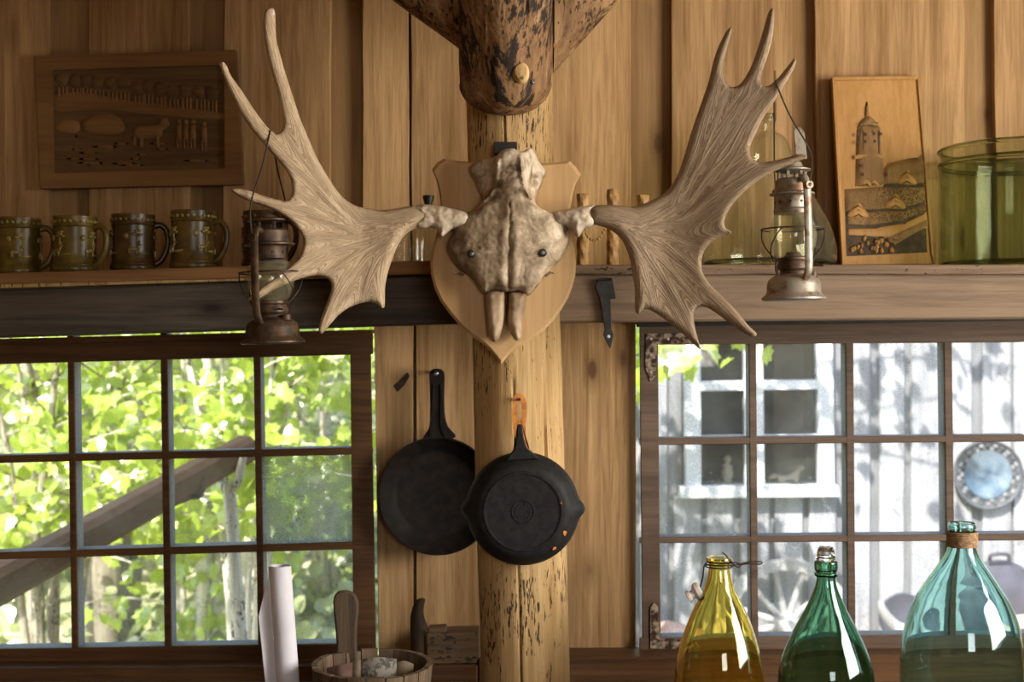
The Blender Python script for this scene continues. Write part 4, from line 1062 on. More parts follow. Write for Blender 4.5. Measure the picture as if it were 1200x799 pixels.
# ------------------------------------------------------------------ frying pans
def polar(name, rings, mat, parent, o, seg=96, spout=0, hole=False):
    """rings of (radius, depth) about a horizontal axis through o, depth measured away from the viewer; spouts left and right"""
    vs = []; fs = []
    for (r, y, sp) in rings:
        for k in range(seg):
            a = 2*PI*k/seg; rr = r
            if spout and sp:
                for c in (0, PI):
                    dd = (a-c+PI) % (2*PI)-PI; rr += spout*sp*math.exp(-(dd/.13)**2)
            vs.append((o.x+rr*math.cos(a), o.y+y, o.z+rr*math.sin(a)))
    n = len(rings)
    for i in range(n-1):
        for k in range(seg): fs.append((i*seg+k, i*seg+(k+1) % seg, (i+1)*seg+(k+1) % seg, (i+1)*seg+k))
    if not hole: fs.append(tuple(range(seg))); fs.append(tuple((n-1)*seg+k for k in range(seg))[::-1])
    bm = bmesh.new(); bv = [bm.verts.new(v) for v in vs]
    for f in fs: bm.faces.new([bv[i] for i in f])
    bmesh.ops.remove_doubles(bm, verts=bm.verts[:], dist=1e-6)
    return bm_obj(name, bm, mat, parent, True, 40)
fp = thing('frying_pan', 'black cast iron frying pan with worn orange handle, bottom outward, on the post', 'pan', P(613, 673, 2.53))
o = P(613, 599.5, 2.497); k = K(2.5); R = 67.5*k; b = 46*k
polar('pan_body', [(.0005, .0006, 0), (12*k, .0006, 0), (12.4*k, -.0006, 0), (13.6*k, -.0006, 0), (14*k, .0006, 0), (b-.004, .0006, 0), (b-.003, -.0012, 0), (b+.0005, -.0012, 0), (b+.002, .0008, 0), (b+.010, .002, 0), (R*.84, .010, .2), (R*.94, .024, .7), (R*.985, .038, 1), (R, .046, 1), (R, .049, 1), (R*.975, .049, 1), (R*.93, .034, .8), (R*.86, .018, .3), (b, .007, 0), (.0005, .006, 0)], M_cast, fp, o, 160, 6.8*k)
# little mark cast in the centre: ring of stamped bumps
for kx in range(14):
    a = 2*PI*kx/14; c = o+Vector((9*k*math.cos(a), 0, 9*k*math.sin(a)))
    lathe('cast_mark', [(0, -.0006), (.0016, -.0004), (.002, .001)], M_cast, fp, Matrix.Translation(c) @ Matrix.Rotation(-PI/2, 4, 'X'), 8)
ho = outline([(601, 500), (600, 478), (602, 465), (608, 461), (615, 465), (617.5, 478), (616, 500), (617, 520), (621, 530), (601, 534), (604, 520)], 2)
hi = []
for x, y in ho:                                     # a long loop hole in the upper part
    cx, cy = 608.5, 482; a = math.atan2((y-cy)/20, (x-cx)/8); hi.append((cx+2.9*math.cos(a), cy+11.5*math.sin(a)))
hd = hring([tuple(p) for p in ho], hi, 2.512, .013, M_orange, 'handle', fp)
prism('handle_web', [(606.5, 497), (611.5, 497), (613.5, 512), (617, 524), (632, 538), (592, 540), (603, 526), (605.5, 512)], 2.510, .020, M_cast, hd, .002)
for pts in ([(656.5, 589), (657.8, 587), (659, 589), (659.5, 592), (658, 591)], [(660, 622.5), (663, 622), (664.5, 624), (663, 625.5), (663, 628), (661, 627)], [(647.5, 643), (650, 640.5), (652, 641), (651.5, 643.5), (649.5, 644), (648.5, 645)]):
    def cdp(x, y):
        r = math.hypot(x-613, y-599.5)*k
        return o.y+float(np.interp(r, [b, b+.002, b+.010, R*.84, R*.94, R*.985, R], [-.0014, .0004, .0014, .009, .022, .036, .044]))-.001
    inflate('enamel_chip', pts, cdp, lambda D, x, y: .0006*rnd(D, 2), lambda D, x, y: .0006, M_chip, fp, 1.2)
tag(tube('nail', [P(608.5, 468, 2.50), P(608.5, 467, 2.57)], .003, M_iron, None, 8), 'iron nail through the loop of the orange pan handle', 'nail')

fo = thing('frying_pan', 'old dark frying pan, inside outward, hung on the boards beside the post', 'pan', P(513, 647, 3.06))
o2 = P(514, 578.5, 3.07); k2 = K(3.05); R2 = 69*k2; b2 = 50*k2
polar('pan_body', [(.0005, -.008, 0), (b2*.96, -.008, 0), (b2, -.0095, 0), (b2+.006, -.014, 0), (R2*.96, -.042, 0), (R2*.975, -.0455, 0), (R2, -.0455, 0), (R2*1.0, -.041, 0), (b2+.012, -.006, 0), (b2, -.001, 0), (.0005, -.001, 0)], M_cast_old, fo, o2, 96)
bm = None
ho = outline([(503.5, 452), (503, 438), (507, 432.5), (513, 432), (519, 434), (521, 441), (520.5, 460), (521, 485), (525, 500), (533, 513), (497, 515), (503, 500), (504, 478)], 2)
hd2 = prism('handle', [tuple(p) for p in ho], 3.03, .014, M_cast_old, fo, .002)
lathe('nail_highlight', [(0, -.0004), (.0042, -.0003), (.005, .0002)], M_steel, hd2, Matrix.Translation(P(511, 437.5, 3.0298)) @ Matrix.Rotation(-PI/2, 4, 'X'), 14)  # bright steel disc stands for a small highlight on the nail
prism('handle_rib', [(507, 450), (509, 450), (509, 505), (505, 512), (503, 512)], 3.026, .006, M_cast_old, hd2, .001)
prism('handle_rib', [(515.5, 450), (517.5, 450), (523, 512), (520, 512), (515.5, 500)], 3.026, .006, M_cast_old, hd2, .001)
tag(tube('nail', [P(511, 436, 3.01), P(511, 436, 3.10)], .003, M_iron, None, 8), 'small iron nail in the boards holding the old dark pan', 'nail')
prism('broken_knot', [(461, 452), (470, 444), (478, 436), (480, 441), (474, 451), (466, 459)], 3.097, .006, M_relief_k, wb, .001)

# ------------------------------------------------------------------ bottles on the table
def bottle(name, label, cx, d, prof_px, mat, wall, seg=80):
    k = K(d); t = thing(name, label, 'bottle', Vector(((cx-600)*k, d, TZ)))
    body = [(r*k, P(0, y, d).z-TZ) for r, y in prof_px]
    R = body[0][0]
    full = [(R*.0, .018), (R*.45, .012), (R*.80, .0015), (R*.90, .0), (R*.975, .008), (R, .03)]+body
    pr = sm_prof(full[3:], 110); pr = [(0, .022), (R*.4, .016), (R*.75, .004)]+pr
    lathe('bottle_body', hollow(pr, wall), mat, t, Matrix.Translation(t.location), seg)
    return t, k
yt, k = bottle('swing_top_bottle', 'amber yellow bottle with wire bail and loose porcelain stopper', 843, 2.42,
    [(53.5, 835), (52.8, 799), (50.5, 780), (46.5, 760), (41.5, 743), (36.5, 729), (30.5, 715), (24, 702), (18.5, 691), (15, 681), (12.8, 670), (12, 664), (12.2, 659.5), (15, 658.5), (15.6, 655.5), (14.8, 653)], G_yellow, .0035)
YD = 2.42
def W(px, py, dd=0): return P(px, py, YD+dd)
wr_ = [(842.5+15.5*math.cos(a), YD+15.5*K(YD)*math.sin(a)) for a in np.linspace(0, 2*PI, 25)[:-1]]
bw = tube('neck_wire', [Vector(((x-600)*K(YD), y, P(0, 663.5, YD).z)) for x, y in wr_], .0014, M_wire, yt, 6, True)
tube('neck_wire', [Vector(((x-600)*K(YD), y, P(0, 660.5, YD).z)) for x, y in wr_], .0012, M_wire, yt, 6, True)
tube('bail_wire', smooth_path([W(858, 661, -.004), W(862, 659), W(868, 662), W(864, 664), W(858, 659), W(852, 652, -.006), W(847, 647.5, -.012)], 40), .0014, M_wire, yt, 6)
tube('bail_wire', smooth_path([W(858, 663, .004), W(866, 661), W(878, 658.5), W(890, 658), W(893, 659.5), W(890, 661), W(876, 660.5), W(868, 662), W(866, 664.5), W(862, 662)], 50), .0014, M_wire, yt, 6)
tube('bail_wire', smooth_path([W(829, 661), W(825.5, 662), W(824.5, 668), W(823.5, 676), W(822, 682), W(820, 690)], 24), .0014, M_wire, yt, 6)
Ms = Matrix.Translation(W(818.5, 693)) @ Matrix.Rotation(math.radians(-118), 4, 'Y')
k = K(YD)
lathe('porcelain_stopper', [(0, -.006), (.015, -.006), (.0185, -.003), (.0185, .004), (.014, .008), (.0085, .010), (.0085, .016), (.0115, .018), (.0115, .023), (0, .024)], M_porc, yt, Ms, 28, rfun=lambda r, z, a: r*(1 if z > .009 else 1.0-.28*abs(math.sin(a))))
gt, k = bottle('stoppered_bottle', 'dark green glass bottle with a clear faceted glass stopper', 968, 2.40,
    [(56, 840), (55.5, 799), (53.2, 780), (47.5, 762), (39.2, 743), (31.5, 728), (24.5, 715), (18.5, 702), (13.6, 690), (11.6, 682), (11.0, 676), (13.2, 674.5), (13.4, 671), (11.6, 669.5), (13.4, 667), (13.4, 658.5), (12, 656.8)], G_bottle, .004)
kz = lambda y: P(0, y, 2.40).z-TZ
lathe('glass_stopper', [(0, kz(672)), (.0095, kz(671)), (.0125, kz(657.5)), (.0185, kz(655)), (.0195, kz(653)), (.0175, kz(651.5)), (.0165, kz(645)), (.0125, kz(640.5)), (0, kz(639.8))], G_stop, gt, Matrix.Translation(gt.location), 10, angle=20)
dj, k = bottle('demijohn', 'large blue-green glass demijohn with twine around its neck', 1127.5, 2.41,
    [(70.5, 838), (70.5, 799), (70, 780), (68.5, 760), (66, 743), (61, 722), (51.5, 700), (44.5, 689), (37.5, 678), (30, 667), (23.2, 657), (18.2, 648), (15.6, 640), (14.6, 632), (14.4, 624), (16, 618), (15.6, 614), (14.2, 612)], G_demi, .0042, 96)
z1, z2 = P(0, 640.5, 2.41).z, P(0, 623, 2.41).z
cc = dj.location; ws = []
turns = 9
for i in range(turns*24+1):
    a = 2*PI*i/24; f = i/(turns*24); ws.append((cc.x+.0268*math.cos(a), cc.y+.0268*math.sin(a), z1+(z2-z1)*f))
tube('neck_twine', ws, .0019, M_twine, dj, 6)

# ------------------------------------------------------------------ wooden pail with paper, paper roll, odds and ends
pc = Vector((P(436.5, 0, 2.46).x, 2.46, TZ))
pail = thing('wooden_pail', 'old wooden stave pail with one tall handle stave, papers inside', 'pail', pc)
rz = P(0, 777, 2.46).z; nst = 20; RT = .116; RB = .100
def stave(a0, a1, ztop, mat, name, handle=None):
    vs = []; fs = []; q = 4
    for (z, R) in ((TZ, RB), (ztop, RT)):
        for rr in (R, R-.011):
            for j in range(q+1):
                a = a0+(a1-a0)*j/q; vs.append((pc.x+rr*math.cos(a), pc.y+rr*math.sin(a), z))
    m = q+1
    for j in range(q):
        fs += [(j, j+1, 2*m+j+1, 2*m+j), (m+j+1, m+j, 3*m+j, 3*m+j+1), (2*m+j, 2*m+j+1, 3*m+j+1, 3*m+j), (j+1, j, m+j, m+j+1)]
    fs += [(0, 2*m, 3*m, m), (q, m+q, 3*m+q, 2*m+q)]
    return mesh(name, vs, fs, mat, pail, True, angle=30)
random.seed(5)
for i in range(nst):
    a0 = 2*PI*i/nst+.015; a1 = 2*PI*(i+1)/nst-.006
    stave(a0, a1, rz+random.uniform(-.0015, .002), M_stave, 'stave')
hb = [(392, 790), (394, 752), (392.5, 735), (390.5, 715), (390, 703), (393, 695), (400, 692), (409, 692.5), (416.5, 697), (420, 706), (419.5, 720), (418, 735), (417.5, 752), (419, 790)]
prism('handle_stave', hb, 2.548, .014, M_stave_d, pail, .004)
lathe('bottom', [(0, TZ+.012), (RB-.011, TZ+.012), (RB-.011, TZ+.024), (0, TZ+.024)], M_stave, pail, Matrix.Translation((pc.x, pc.y, 0)), 40)
for z in (TZ+.03, TZ+.085):
    f = (z-TZ)/(rz-TZ); lathe('hoop', [(RB+(RT-RB)*f+.0015, z-.007), (RB+(RT-RB)*f+.004, z-.006), (RB+(RT-RB)*f+.0042, z+.006), (RB+(RT-RB)*f+.002, z+.007)], M_stave_d, pail, Matrix.Translation((pc.x, pc.y, 0)), 48, closed=True)
def sheet(name, label, pts, mat, th=.0015, n=14):
    """bent paper strip: list of (x,y,z) lower edge points and height vector"""
    path, up = pts; path = smooth_path(path, n); up = Vector(up)
    vs = []; fs = []
    off = Vector((0, th, 0))
    for p in path: vs += [p, p+up, p+off, p+up+off]
    for i in range(len(path)-1):
        a = 4*i; b = a+4
        fs += [(a, b, b+1, a+1), (a+2, a+3, b+3, b+2), (a+1, b+1, b+3, a+3), (a, a+2, b+2, b)]
    e = 4*(len(path)-1); fs += [(0, 1, 3, 2), (e, e+2, e+3, e+1)]
    o = mesh(name, vs, fs, mat, None, True, angle=40); return tag(o, label, 'paper', 'papers in the wooden pail')
A = lambda px, py, d: P(px, py, d)
zb = -.10
sheet('paper_bundle', 'folded printed newspaper sticking up in the pail', ([A(424, 776, 2.43)+Vector((0, 0, zb)), A(438, 774, 2.425)+Vector((0, 0, zb)), A(452, 774.5, 2.43)+Vector((0, 0, zb)), A(464, 776, 2.44)+Vector((0, 0, zb))], (.0, .012, .103)), M_news, .004)
sheet('paper_bundle', 'faded pink paper tucked along the pail rim', ([A(382, 784, 2.44)+Vector((0, 0, zb)), A(396, 780, 2.42)+Vector((0, 0, zb)), A(412, 777.5, 2.42)+Vector((0, 0, zb))], (.0, .01, .099)), M_news3, .003)
sheet('paper_bundle', 'tan paper with a torn dark corner in the pail', ([A(462, 779, 2.45)+Vector((0, 0, zb)), A(473, 777, 2.445)+Vector((0, 0, zb)), A(484, 781, 2.45)+Vector((0, 0, zb))], (.0, .012, .101)), M_news2, .003)
sheet('paper_bundle', 'cream paper strip between pink and printed paper in the pail', ([A(409, 778, 2.435)+Vector((0, 0, zb)), A(418, 776, 2.43)+Vector((0, 0, zb)), A(427, 775.5, 2.435)+Vector((0, 0, zb))], (.0, .012, .101)), M_news2, .003)

# paper roll with a loose flap
rb_ = P(334, 662, 2.50); lean = Vector((P(341, 799, 2.50).x-P(331, 662, 2.50).x, 0, -(137*K(2.5))))
top = P(327.5, 663, 2.50); fct = (top.z-TZ)/-lean.z; bot = top+lean*fct
roll = thing('paper_roll', 'white paper roll with a loose flap standing before the leafy window', 'paper', bot)
cs = []
for i in range(90):
    a = i*.27; r = .0075+.00062*i*.27*1.15; r = min(r, .0215); cs.append((r*math.cos(a), r*math.sin(a)))
a = 89*.27
lx, ly = cs[-1]
cs2 = cs+[(-.010-.0016*j, -.0215-.0006*j+.0001*j*j) for j in range(1, 10)]
cs2 = [c for c in cs]
# loose flap: leaves the roll at its left side
th0 = math.atan2(cs[-1][1], cs[-1][0])
vs = []; fs = []; prof2 = cs[:]
ends = [(-.0215*math.cos(t), -.0215*math.sin(t)) for t in np.linspace(-2.2, 1.2, 12)]
prof2 = [(.0215*math.cos(t), .0215*math.sin(t)) for t in np.linspace(1.0, 1.0+2*PI, 40)]
spiral = [((.0205-.0006*t)*math.cos(1.0-t), (.0205-.0006*t)*math.sin(1.0-t)) for t in np.linspace(0, 14, 90)]
flap = [(-.0215, -.004), (-.0235, .006), (-.027, .016), (-.031, .026)]
full = spiral[::-1]+prof2
def extr(name, prof, z0fn):
    vs = []; fs = []; n = len(prof)
    for j, (x, y) in enumerate(prof):
        for f in (0, 1):
            p = bot.lerp(top, f); vs.append(p+Vector((x, y, z0fn(j) if f else 0)))
            vs.append(p+Vector((x*1.02+.0003, y*1.02, z0fn(j) if f else 0)))
    for j in range(n-1):
        a = 4*j; b = a+4
        fs += [(a, a+2, b+2, b), (a+1, b+1, b+3, a+3), (a+2, a+3, b+3, b+2), (a, b, b+1, a+1)]
    return mesh(name, vs, fs, M_paper, roll, True, angle=60)
extr('rolled_sheet', full, lambda j: 0)
extr('loose_flap', [(-.0200, -.009), (-.0225, -.0085), (-.027, -.007), (-.031, -.006), (-.035, -.0065), (-.0385, -.009)], lambda j: -.012-.017*j)

# wooden block and carved handle behind the pail
bl = thing('wooden_block', 'dark wooden block lying on the sill against the boards', 'block', P(530, 779, 3.02))
prism('block_body', [(499, 743), (562, 741), (563, 778), (500, 779)], 3.005, .08, M_darkwood, bl, .003)
prism('block_step', [(502, 736), (523, 735), (523, 743.5), (502, 744)], 3.02, .04, M_darkwood, bl, .002)
sc = thing('wooden_hook', 'carved dark wooden hook standing beside the block', 'hook', P(491, 803, 2.90))
inflate('handle_body', [(484, 803), (482, 790), (481.5, 760), (480.5, 738), (481, 722), (484, 710), (488, 703), (494, 700.5), (498.5, 702), (497, 709), (496.5, 719), (499, 728), (502.5, 736), (503, 741), (498, 742), (496.5, 750), (497, 775), (499, 795), (500, 803)], 2.90, lambda D, x, y: .018*rnd(D, 9), lambda D, x, y: .018*rnd(D, 9), M_stave_d, sc, 2.2)
# ------------------------------------------------------------------ outdoors
GZ = -.40
def leafmat(name, c, tr_):
    m, t, b = newmat(name); t.nodes.remove(b)
    v, raw = coords(t, (1, 1, 1)); n = noise(t, raw, 4, 2, .5)
    cc = ramp(t, n, [(.35, tuple(x*.72 for x in c)), (.65, c)])
    d = nd(t, 'ShaderNodeBsdfDiffuse'); t.links.new(cc, d.inputs[0])
    tl = nd(t, 'ShaderNodeBsdfTranslucent'); tl.inputs[0].default_value = col(tr_)
    gl = nd(t, 'ShaderNodeBsdfGlossy'); gl.inputs['Roughness'].default_value = .35; gl.inputs[0].default_value = (.9, .9, .9, 1)
    m1 = nd(t, 'ShaderNodeMixShader'); m1.inputs[0].default_value = .45; t.links.new(d.outputs[0], m1.inputs[1]); t.links.new(tl.outputs[0], m1.inputs[2])
    m2 = nd(t, 'ShaderNodeMixShader'); m2.inputs[0].default_value = .10; t.links.new(m1.outputs[0], m2.inputs[1]); t.links.new(gl.outputs[0], m2.inputs[2])
    t.links.new(m2.outputs[0], t.nodes['Material Output'].inputs[0]); return m
L_near = leafmat('hazel_leaf', (.36, .47, .045), (.62, .74, .07))
L_far = leafmat('far_leaf', (.40, .46, .14), (.55, .6, .2))
L_pale = leafmat('pale_undergrowth', (.42, .46, .22), (.5, .55, .25))
M_trunk = wood('tree_bark', (.20, .17, .13), (.42, .37, .29), 'Z', fleck=.5, bs=.8)
M_stem = wood('pale_stem_bark', (.46, .42, .34), (.72, .68, .58), 'Z', fleck=.2, bs=.4)
M_pole = wood('weathered_pole', (.115, .060, .032), (.20, .112, .064), 'X', fleck=.05, bs=.5)
def ground_mat():
    m, t, b = newmat('forest_floor'); v, raw = coords(t, (1, 1, 1), False)
    n = noise(t, raw, 1.3, 5, .65, .5); n2 = noise(t, raw, 9, 4, .7)
    c = ramp(t, n, [(.34, (.12, .20, .05)), (.48, (.34, .34, .17)), (.60, (.62, .55, .42)), (.72, (.75, .70, .60))])
    c = mixc(t, .6, c, ramp(t, n2, [(.35, (.35, .38, .28)), (.62, (1, 1, 1))]), 'MULTIPLY')
    t.links.new(c, b.inputs['Base Color']); b.inputs['Roughness'].default_value = .95; b.inputs['Specular IOR Level'].default_value = .1
    bump(t, b, n2, .8, .08); return m
nx, ny = 70, 60; vs = []; fs = []
def gz(X, Y):
    hill = max(0, Y-8.2)*.55*max(0, min(1, (1.2-X)/2.5))+.25*mnoise.noise((X*.4, Y*.4, 0))*max(0, min(1, (Y-7)/2))
    return GZ+hill
for j in range(ny+1):
    for i in range(nx+1):
        X = -16+32*i/nx; Y = -6+26*j/ny; vs.append((X, Y, gz(X, Y)))
for j in range(ny):
    for i in range(nx): a = j*(nx+1)+i; fs.append((a, a+1, a+nx+2, a+nx+1))
tag(mesh('ground', vs, fs, ground_mat(), None, True, angle=80), 'sunlit forest floor and slope outside', None, None, 'structure')

def leaf_shape(kind):
    o = [(0, 0), (.30, .18), (.46, .45), (.36, .72), (.12, .90), (0, 1.05), (-.12, .90), (-.36, .72), (-.46, .45), (-.30, .18)]
    if kind == 1: o = [(0, 0), (.34, .10), (.52, .34), (.34, .46), (.44, .70), (.16, .74), (0, 1.05), (-.16, .74), (-.44, .70), (-.34, .46), (-.52, .34), (-.34, .10)]
    vs = [(x, y-.02, .10*abs(x)*2-.12*y*y) for x, y in o]+[(0, .30, 0), (0, .62, -.05)]
    n = len(o); c1, c2 = n, n+1; fs = []
    for i in range(n):
        j = (i+1) % n; ym = (o[i][1]+o[j][1])/2
        fs.append((i, j, c1 if ym < .48 else c2))
    half = [i for i in range(n) if abs(o[i][1]-.46) < .16]
    fs += [(c1, n//2-3 if kind == 0 else 3, c2), (c2, n-(n//2-3) if kind == 0 else n-3, c1)]
    return vs, fs
LS = [leaf_shape(0), leaf_shape(1)]
leaf_me = []
for k in range(2):
    me = bpy.data.meshes.new('leaf'); me.from_pydata(LS[k][0], [], LS[k][1]); me.materials.append(L_near); leaf_me.append(me)

def rand_rot(rng, up=.55):
    nrm = Vector((rng.gauss(0, 1)*.7, rng.gauss(-.75, .6), rng.gauss(up, .5))).normalized()
    tip = Vector((rng.gauss(0, 1), rng.gauss(0, .6), rng.gauss(-.9, .6))); tip = (tip-nrm*tip.dot(nrm)).normalized()
    x = tip.cross(nrm); return Matrix((x, tip, nrm)).transposed()

def tree(name, label, base, stems, seed, leaf_size, per_branch, nbranch, mats, near=0, bh=(.5, 2.4), reach=.9, kind=0, stem_r=.022, group=None, extra=(), lean=.5, height=(2.2, 3.2)):
    rng = random.Random(seed)
    base = Vector((base[0], base[1], gz(base[0], base[1])))
    t = thing(name, label, 'tree', base, group)
    paths = []
    for s in range(stems):
        a = 2*PI*s/stems+rng.uniform(-.4, .4); h = rng.uniform(*height); sp = rng.uniform(.15, lean)
        p = [base+Vector((math.cos(a)*.05, math.sin(a)*.05, -.05))]
        for f in (.3, .6, 1): p.append(base+Vector((math.cos(a)*sp*h*f**1.3*.5+rng.gauss(0, .05), math.sin(a)*sp*h*f**1.3*.5+rng.gauss(0, .05), h*f)))
        pa = smooth_path(p, 18); paths.append(pa)
        r = stem_r*rng.uniform(.7, 1.4)
        tube('stem', pa, [r*(1-.7*i/len(pa)) for i in range(len(pa))], mats[1], t, 8)
    lv = []; bvs = []; bfs = []
    for b in range(nbranch+len(extra)):
        if b < nbranch:
            pa = rng.choice(paths); z = rng.uniform(*bh)+base.z
            st = min(pa, key=lambda q: abs(q.z-z)); a = rng.uniform(0, 2*PI); L = reach*rng.uniform(.5, 1.1)
            end = st+Vector((math.cos(a)*L, math.sin(a)*L, L*rng.uniform(-.15, .45)))
        else:
            end = Vector(extra[b-nbranch]); pa = rng.choice(paths)
            st = min(pa, key=lambda q: abs(q.z-(end.z-.1))); L = (end-st).length
        mid = st.lerp(end, .5)+Vector((rng.gauss(0, .06), rng.gauss(0, .06), .08*L))
        pth = smooth_path([st, mid, end], 12)
        v, f = sweep(pth, [.007*(1-.75*i/len(pth))*max(1, L) for i in range(len(pth))], 5)
        o_ = len(bvs); bvs += v; bfs += [tuple(i+o_ for i in ff) for ff in f]
        nl = per_branch if b < nbranch else per_branch+8
        for q in range(nl):
            f = rng.uniform(.15, 1.02); p = pth[min(int(f*(len(pth)-1)), len(pth)-1)]
            off = Vector((rng.gauss(0, 1), rng.gauss(0, 1), rng.gauss(0, .8)))*leaf_size*.85
            lv.append((p+off, rand_rot(rng), leaf_size*rng.uniform(.7, 1.25)))
    mesh('branches', bvs, bfs, mats[1], t, True, angle=60)['kind'] = 'stuff'
    lv.sort(key=lambda e: e[0].y)
    # leaves large in the picture are parts of their own
    vis = [e for e in lv if -30 < 600+e[0].x/e[0].y*F < 1200 and 400 < 400-(e[0].z-EYE)/e[0].y*F < 760]
    nearset = vis[:near]; ids = {id(e) for e in nearset}
    for p, R, s in nearset:
        o = bpy.data.objects.new('leaf', leaf_me[kind]); C.objects.link(o); o.parent = t
        o.matrix_local = Matrix.Translation(p-base) @ R.to_4x4() @ Matrix.Scale(s, 4)
    rest = [e for e in lv if id(e) not in ids]
    sv = np.array(LS[kind][0]); n = len(sv); allv = []; allf = []
    for i, (p, R, s) in enumerate(rest):
        allv.append((sv*s) @ np.array(R).T+np.array(p)-np.array(base)); allf += [tuple(j+i*n for j in f) for f in LS[kind][1]]
    me = bpy.data.meshes.new('foliage'); me.from_pydata(np.vstack(allv).tolist(), [], allf); me.materials.append(mats[0])
    o = bpy.data.objects.new('foliage', me); C.objects.link(o); o.parent = t; o['kind'] = 'stuff'
    return t
G1 = 'hazel bushes outside the leafy window'
tree('hazel_bush', 'bright green hazel bush close outside the leafy window, under the pole end', (-1.15, 5.55), 6, 41, .075, 24, 62, (L_near, M_stem), 140, (1.0, 2.3), .75, 1, .02, G1, lean=.45)
tree('hazel_bush', 'bright green hazel bush outside at the mug side of the leafy window', (-2.15, 6.0), 6, 52, .075, 24, 60, (L_near, M_trunk), 110, (.9, 2.4), .85, 0, .022, G1)
tree('hazel_bush', 'low hazel bush between thick stems outside the leafy window', (-1.75, 7.0), 5, 63, .085, 18, 44, (L_near, M_stem), 0, (.3, 2.2), .8, 1, .026, G1)
tree('maple_tree', 'maple standing outside between the two windows, lobed leaves reaching both', (.05, 5.7), 3, 77, .095, 20, 40, (L_near, M_trunk), 40, (1.7, 3.4), 1.0, 1, .04, None,
     ((.62, 5.35, 1.45), (.80, 5.45, 1.44), (.68, 5.5, 1.52), (1.55, 5.9, 2.75), (1.9, 6.0, 2.6), (1.1, 5.7, 2.9), (2.3, 6.0, 2.75), (2.05, 5.8, 2.35), (-.75, 5.5, 1.3), (-.8, 5.4, 1.1), (-.85, 5.6, 1.45)), height=(2.8, 3.6))
for i, (x, y, lab) in enumerate(((-3.3, 8.2, 'loose pale tree low on the slope, at the mug side of the leafy window'), (-2.2, 9.0, 'loose pale tree on the slope behind the thick forest trunk'), (-1.2, 8.4, 'loose pale tree on the slope behind the pole end'), (-3.9, 10.5, 'pale tree high on the slope, at the mug side'), (-2.6, 11.5, 'pale tree high on the slope behind the hazels'))):
    tree('slope_tree', lab, (x, y), 4, 90+i, .11, 18, 46, (L_far, M_stem), 0, (.2, 2.8), 1.0, 0, .04, 'trees on the slope')
def trunk(label, px, d, r, mat, lean, seed):
    b = Vector(((px-600)*d/F, d, 0)); b.z = gz(b.x, b.y)-.1
    t = thing('forest_trunk', label, 'tree', b, 'trunks outside')
    log('trunk', b, b+Vector((lean, .1, 4.2)), r, r*.8, mat, t, 28, 30, (), .14, seed)
    log('broken_limb', b+Vector((lean*.5, .03, 1.9)), b+Vector((lean*.5+.5, .1, 2.5)), r*.35, r*.15, mat, t, 14, 8, (), .1, seed+2)
trunk('thick grey-brown forest trunk outside, behind the pole', 118, 7.4, .13, M_trunk, .12, 3)
trunk('second grey-brown forest trunk close beside the thick one', 147, 7.8, .10, M_trunk, -.05, 5)
trunk('leaning pale stem outside behind the pole end', 262, 6.6, .035, M_stem, .5, 7)
trunk('thin pale upright stem behind the lower panes', 236, 6.8, .035, M_stem, .05, 9)
trunk('thin pale stem behind the paper roll', 290, 7.2, .04, M_stem, .2, 13)
trunk('thin grey stem at the mug side of the leafy window', 42, 6.9, .035, M_trunk, -.15, 17)
# undergrowth on the slope: nobody could count it
rng = random.Random(8); sv = np.array(LS[0][0]); av = []; af = []; n = len(sv)
for i in range(5200):
    X = rng.uniform(-6.5, .2); Y = rng.uniform(6.3, 15); p = np.array((X, Y, gz(X, Y)+abs(rng.gauss(0, .22))))
    R = np.array(rand_rot(rng, 1.0)); av.append((sv*rng.uniform(.07, .15)) @ R.T+p); af += [tuple(j+i*n for j in f) for f in LS[0][1]]
me = bpy.data.meshes.new('undergrowth'); me.from_pydata(np.vstack(av).tolist(), [], af); me.materials.append(L_pale)
o = bpy.data.objects.new('undergrowth', me); C.objects.link(o); tag(o, 'pale sunlit undergrowth covering the slope outside', 'undergrowth', None, 'stuff')

# the weathered pole outside the left window
pA = P(0, 683, 4.0); pB = P(291, 524, 4.8); dv = pB-pA; st = pA+dv*((GZ-pA.z)/dv.z)
pole = thing('timber_pole', 'weathered square timber leaning diagonally outside the leafy window', 'pole', st)
ax = dv.normalized(); sd = ax.cross(Vector((0, 0, 1))).normalized(); up = sd.cross(ax)
bm = bmesh.new(); rows = []
for s, wd in ((st, .058), (pA, .057), (pA.lerp(pB, .5), .053), (pB, .048)):
    rows.append([bm.verts.new(s+sd*wd*cx+up*wd*cy) for cx, cy in ((-1, -.6), (-.6, -1), (.6, -1), (1, -.6), (1, .6), (.6, 1), (-.6, 1), (-1, .6))])
for a, b in zip(rows, rows[1:]):
    for i in range(8): bm.faces.new((a[i], a[(i+1) % 8], b[(i+1) % 8], b[i]))
bm.faces.new(rows[0][::-1]); bm.faces.new(rows[-1])
bm_obj('timber', bm, M_pole, pole, True, 20)
c = P(222, 583, 4.55)
tube('iron_hook', smooth_path([c+Vector((.05, .03, .07)), c+Vector((.04, 0, .01)), c, c+Vector((-.06, 0, -.02)), c+Vector((-.09, 0, .0))], 16), .010, M_rust, pole, 8)
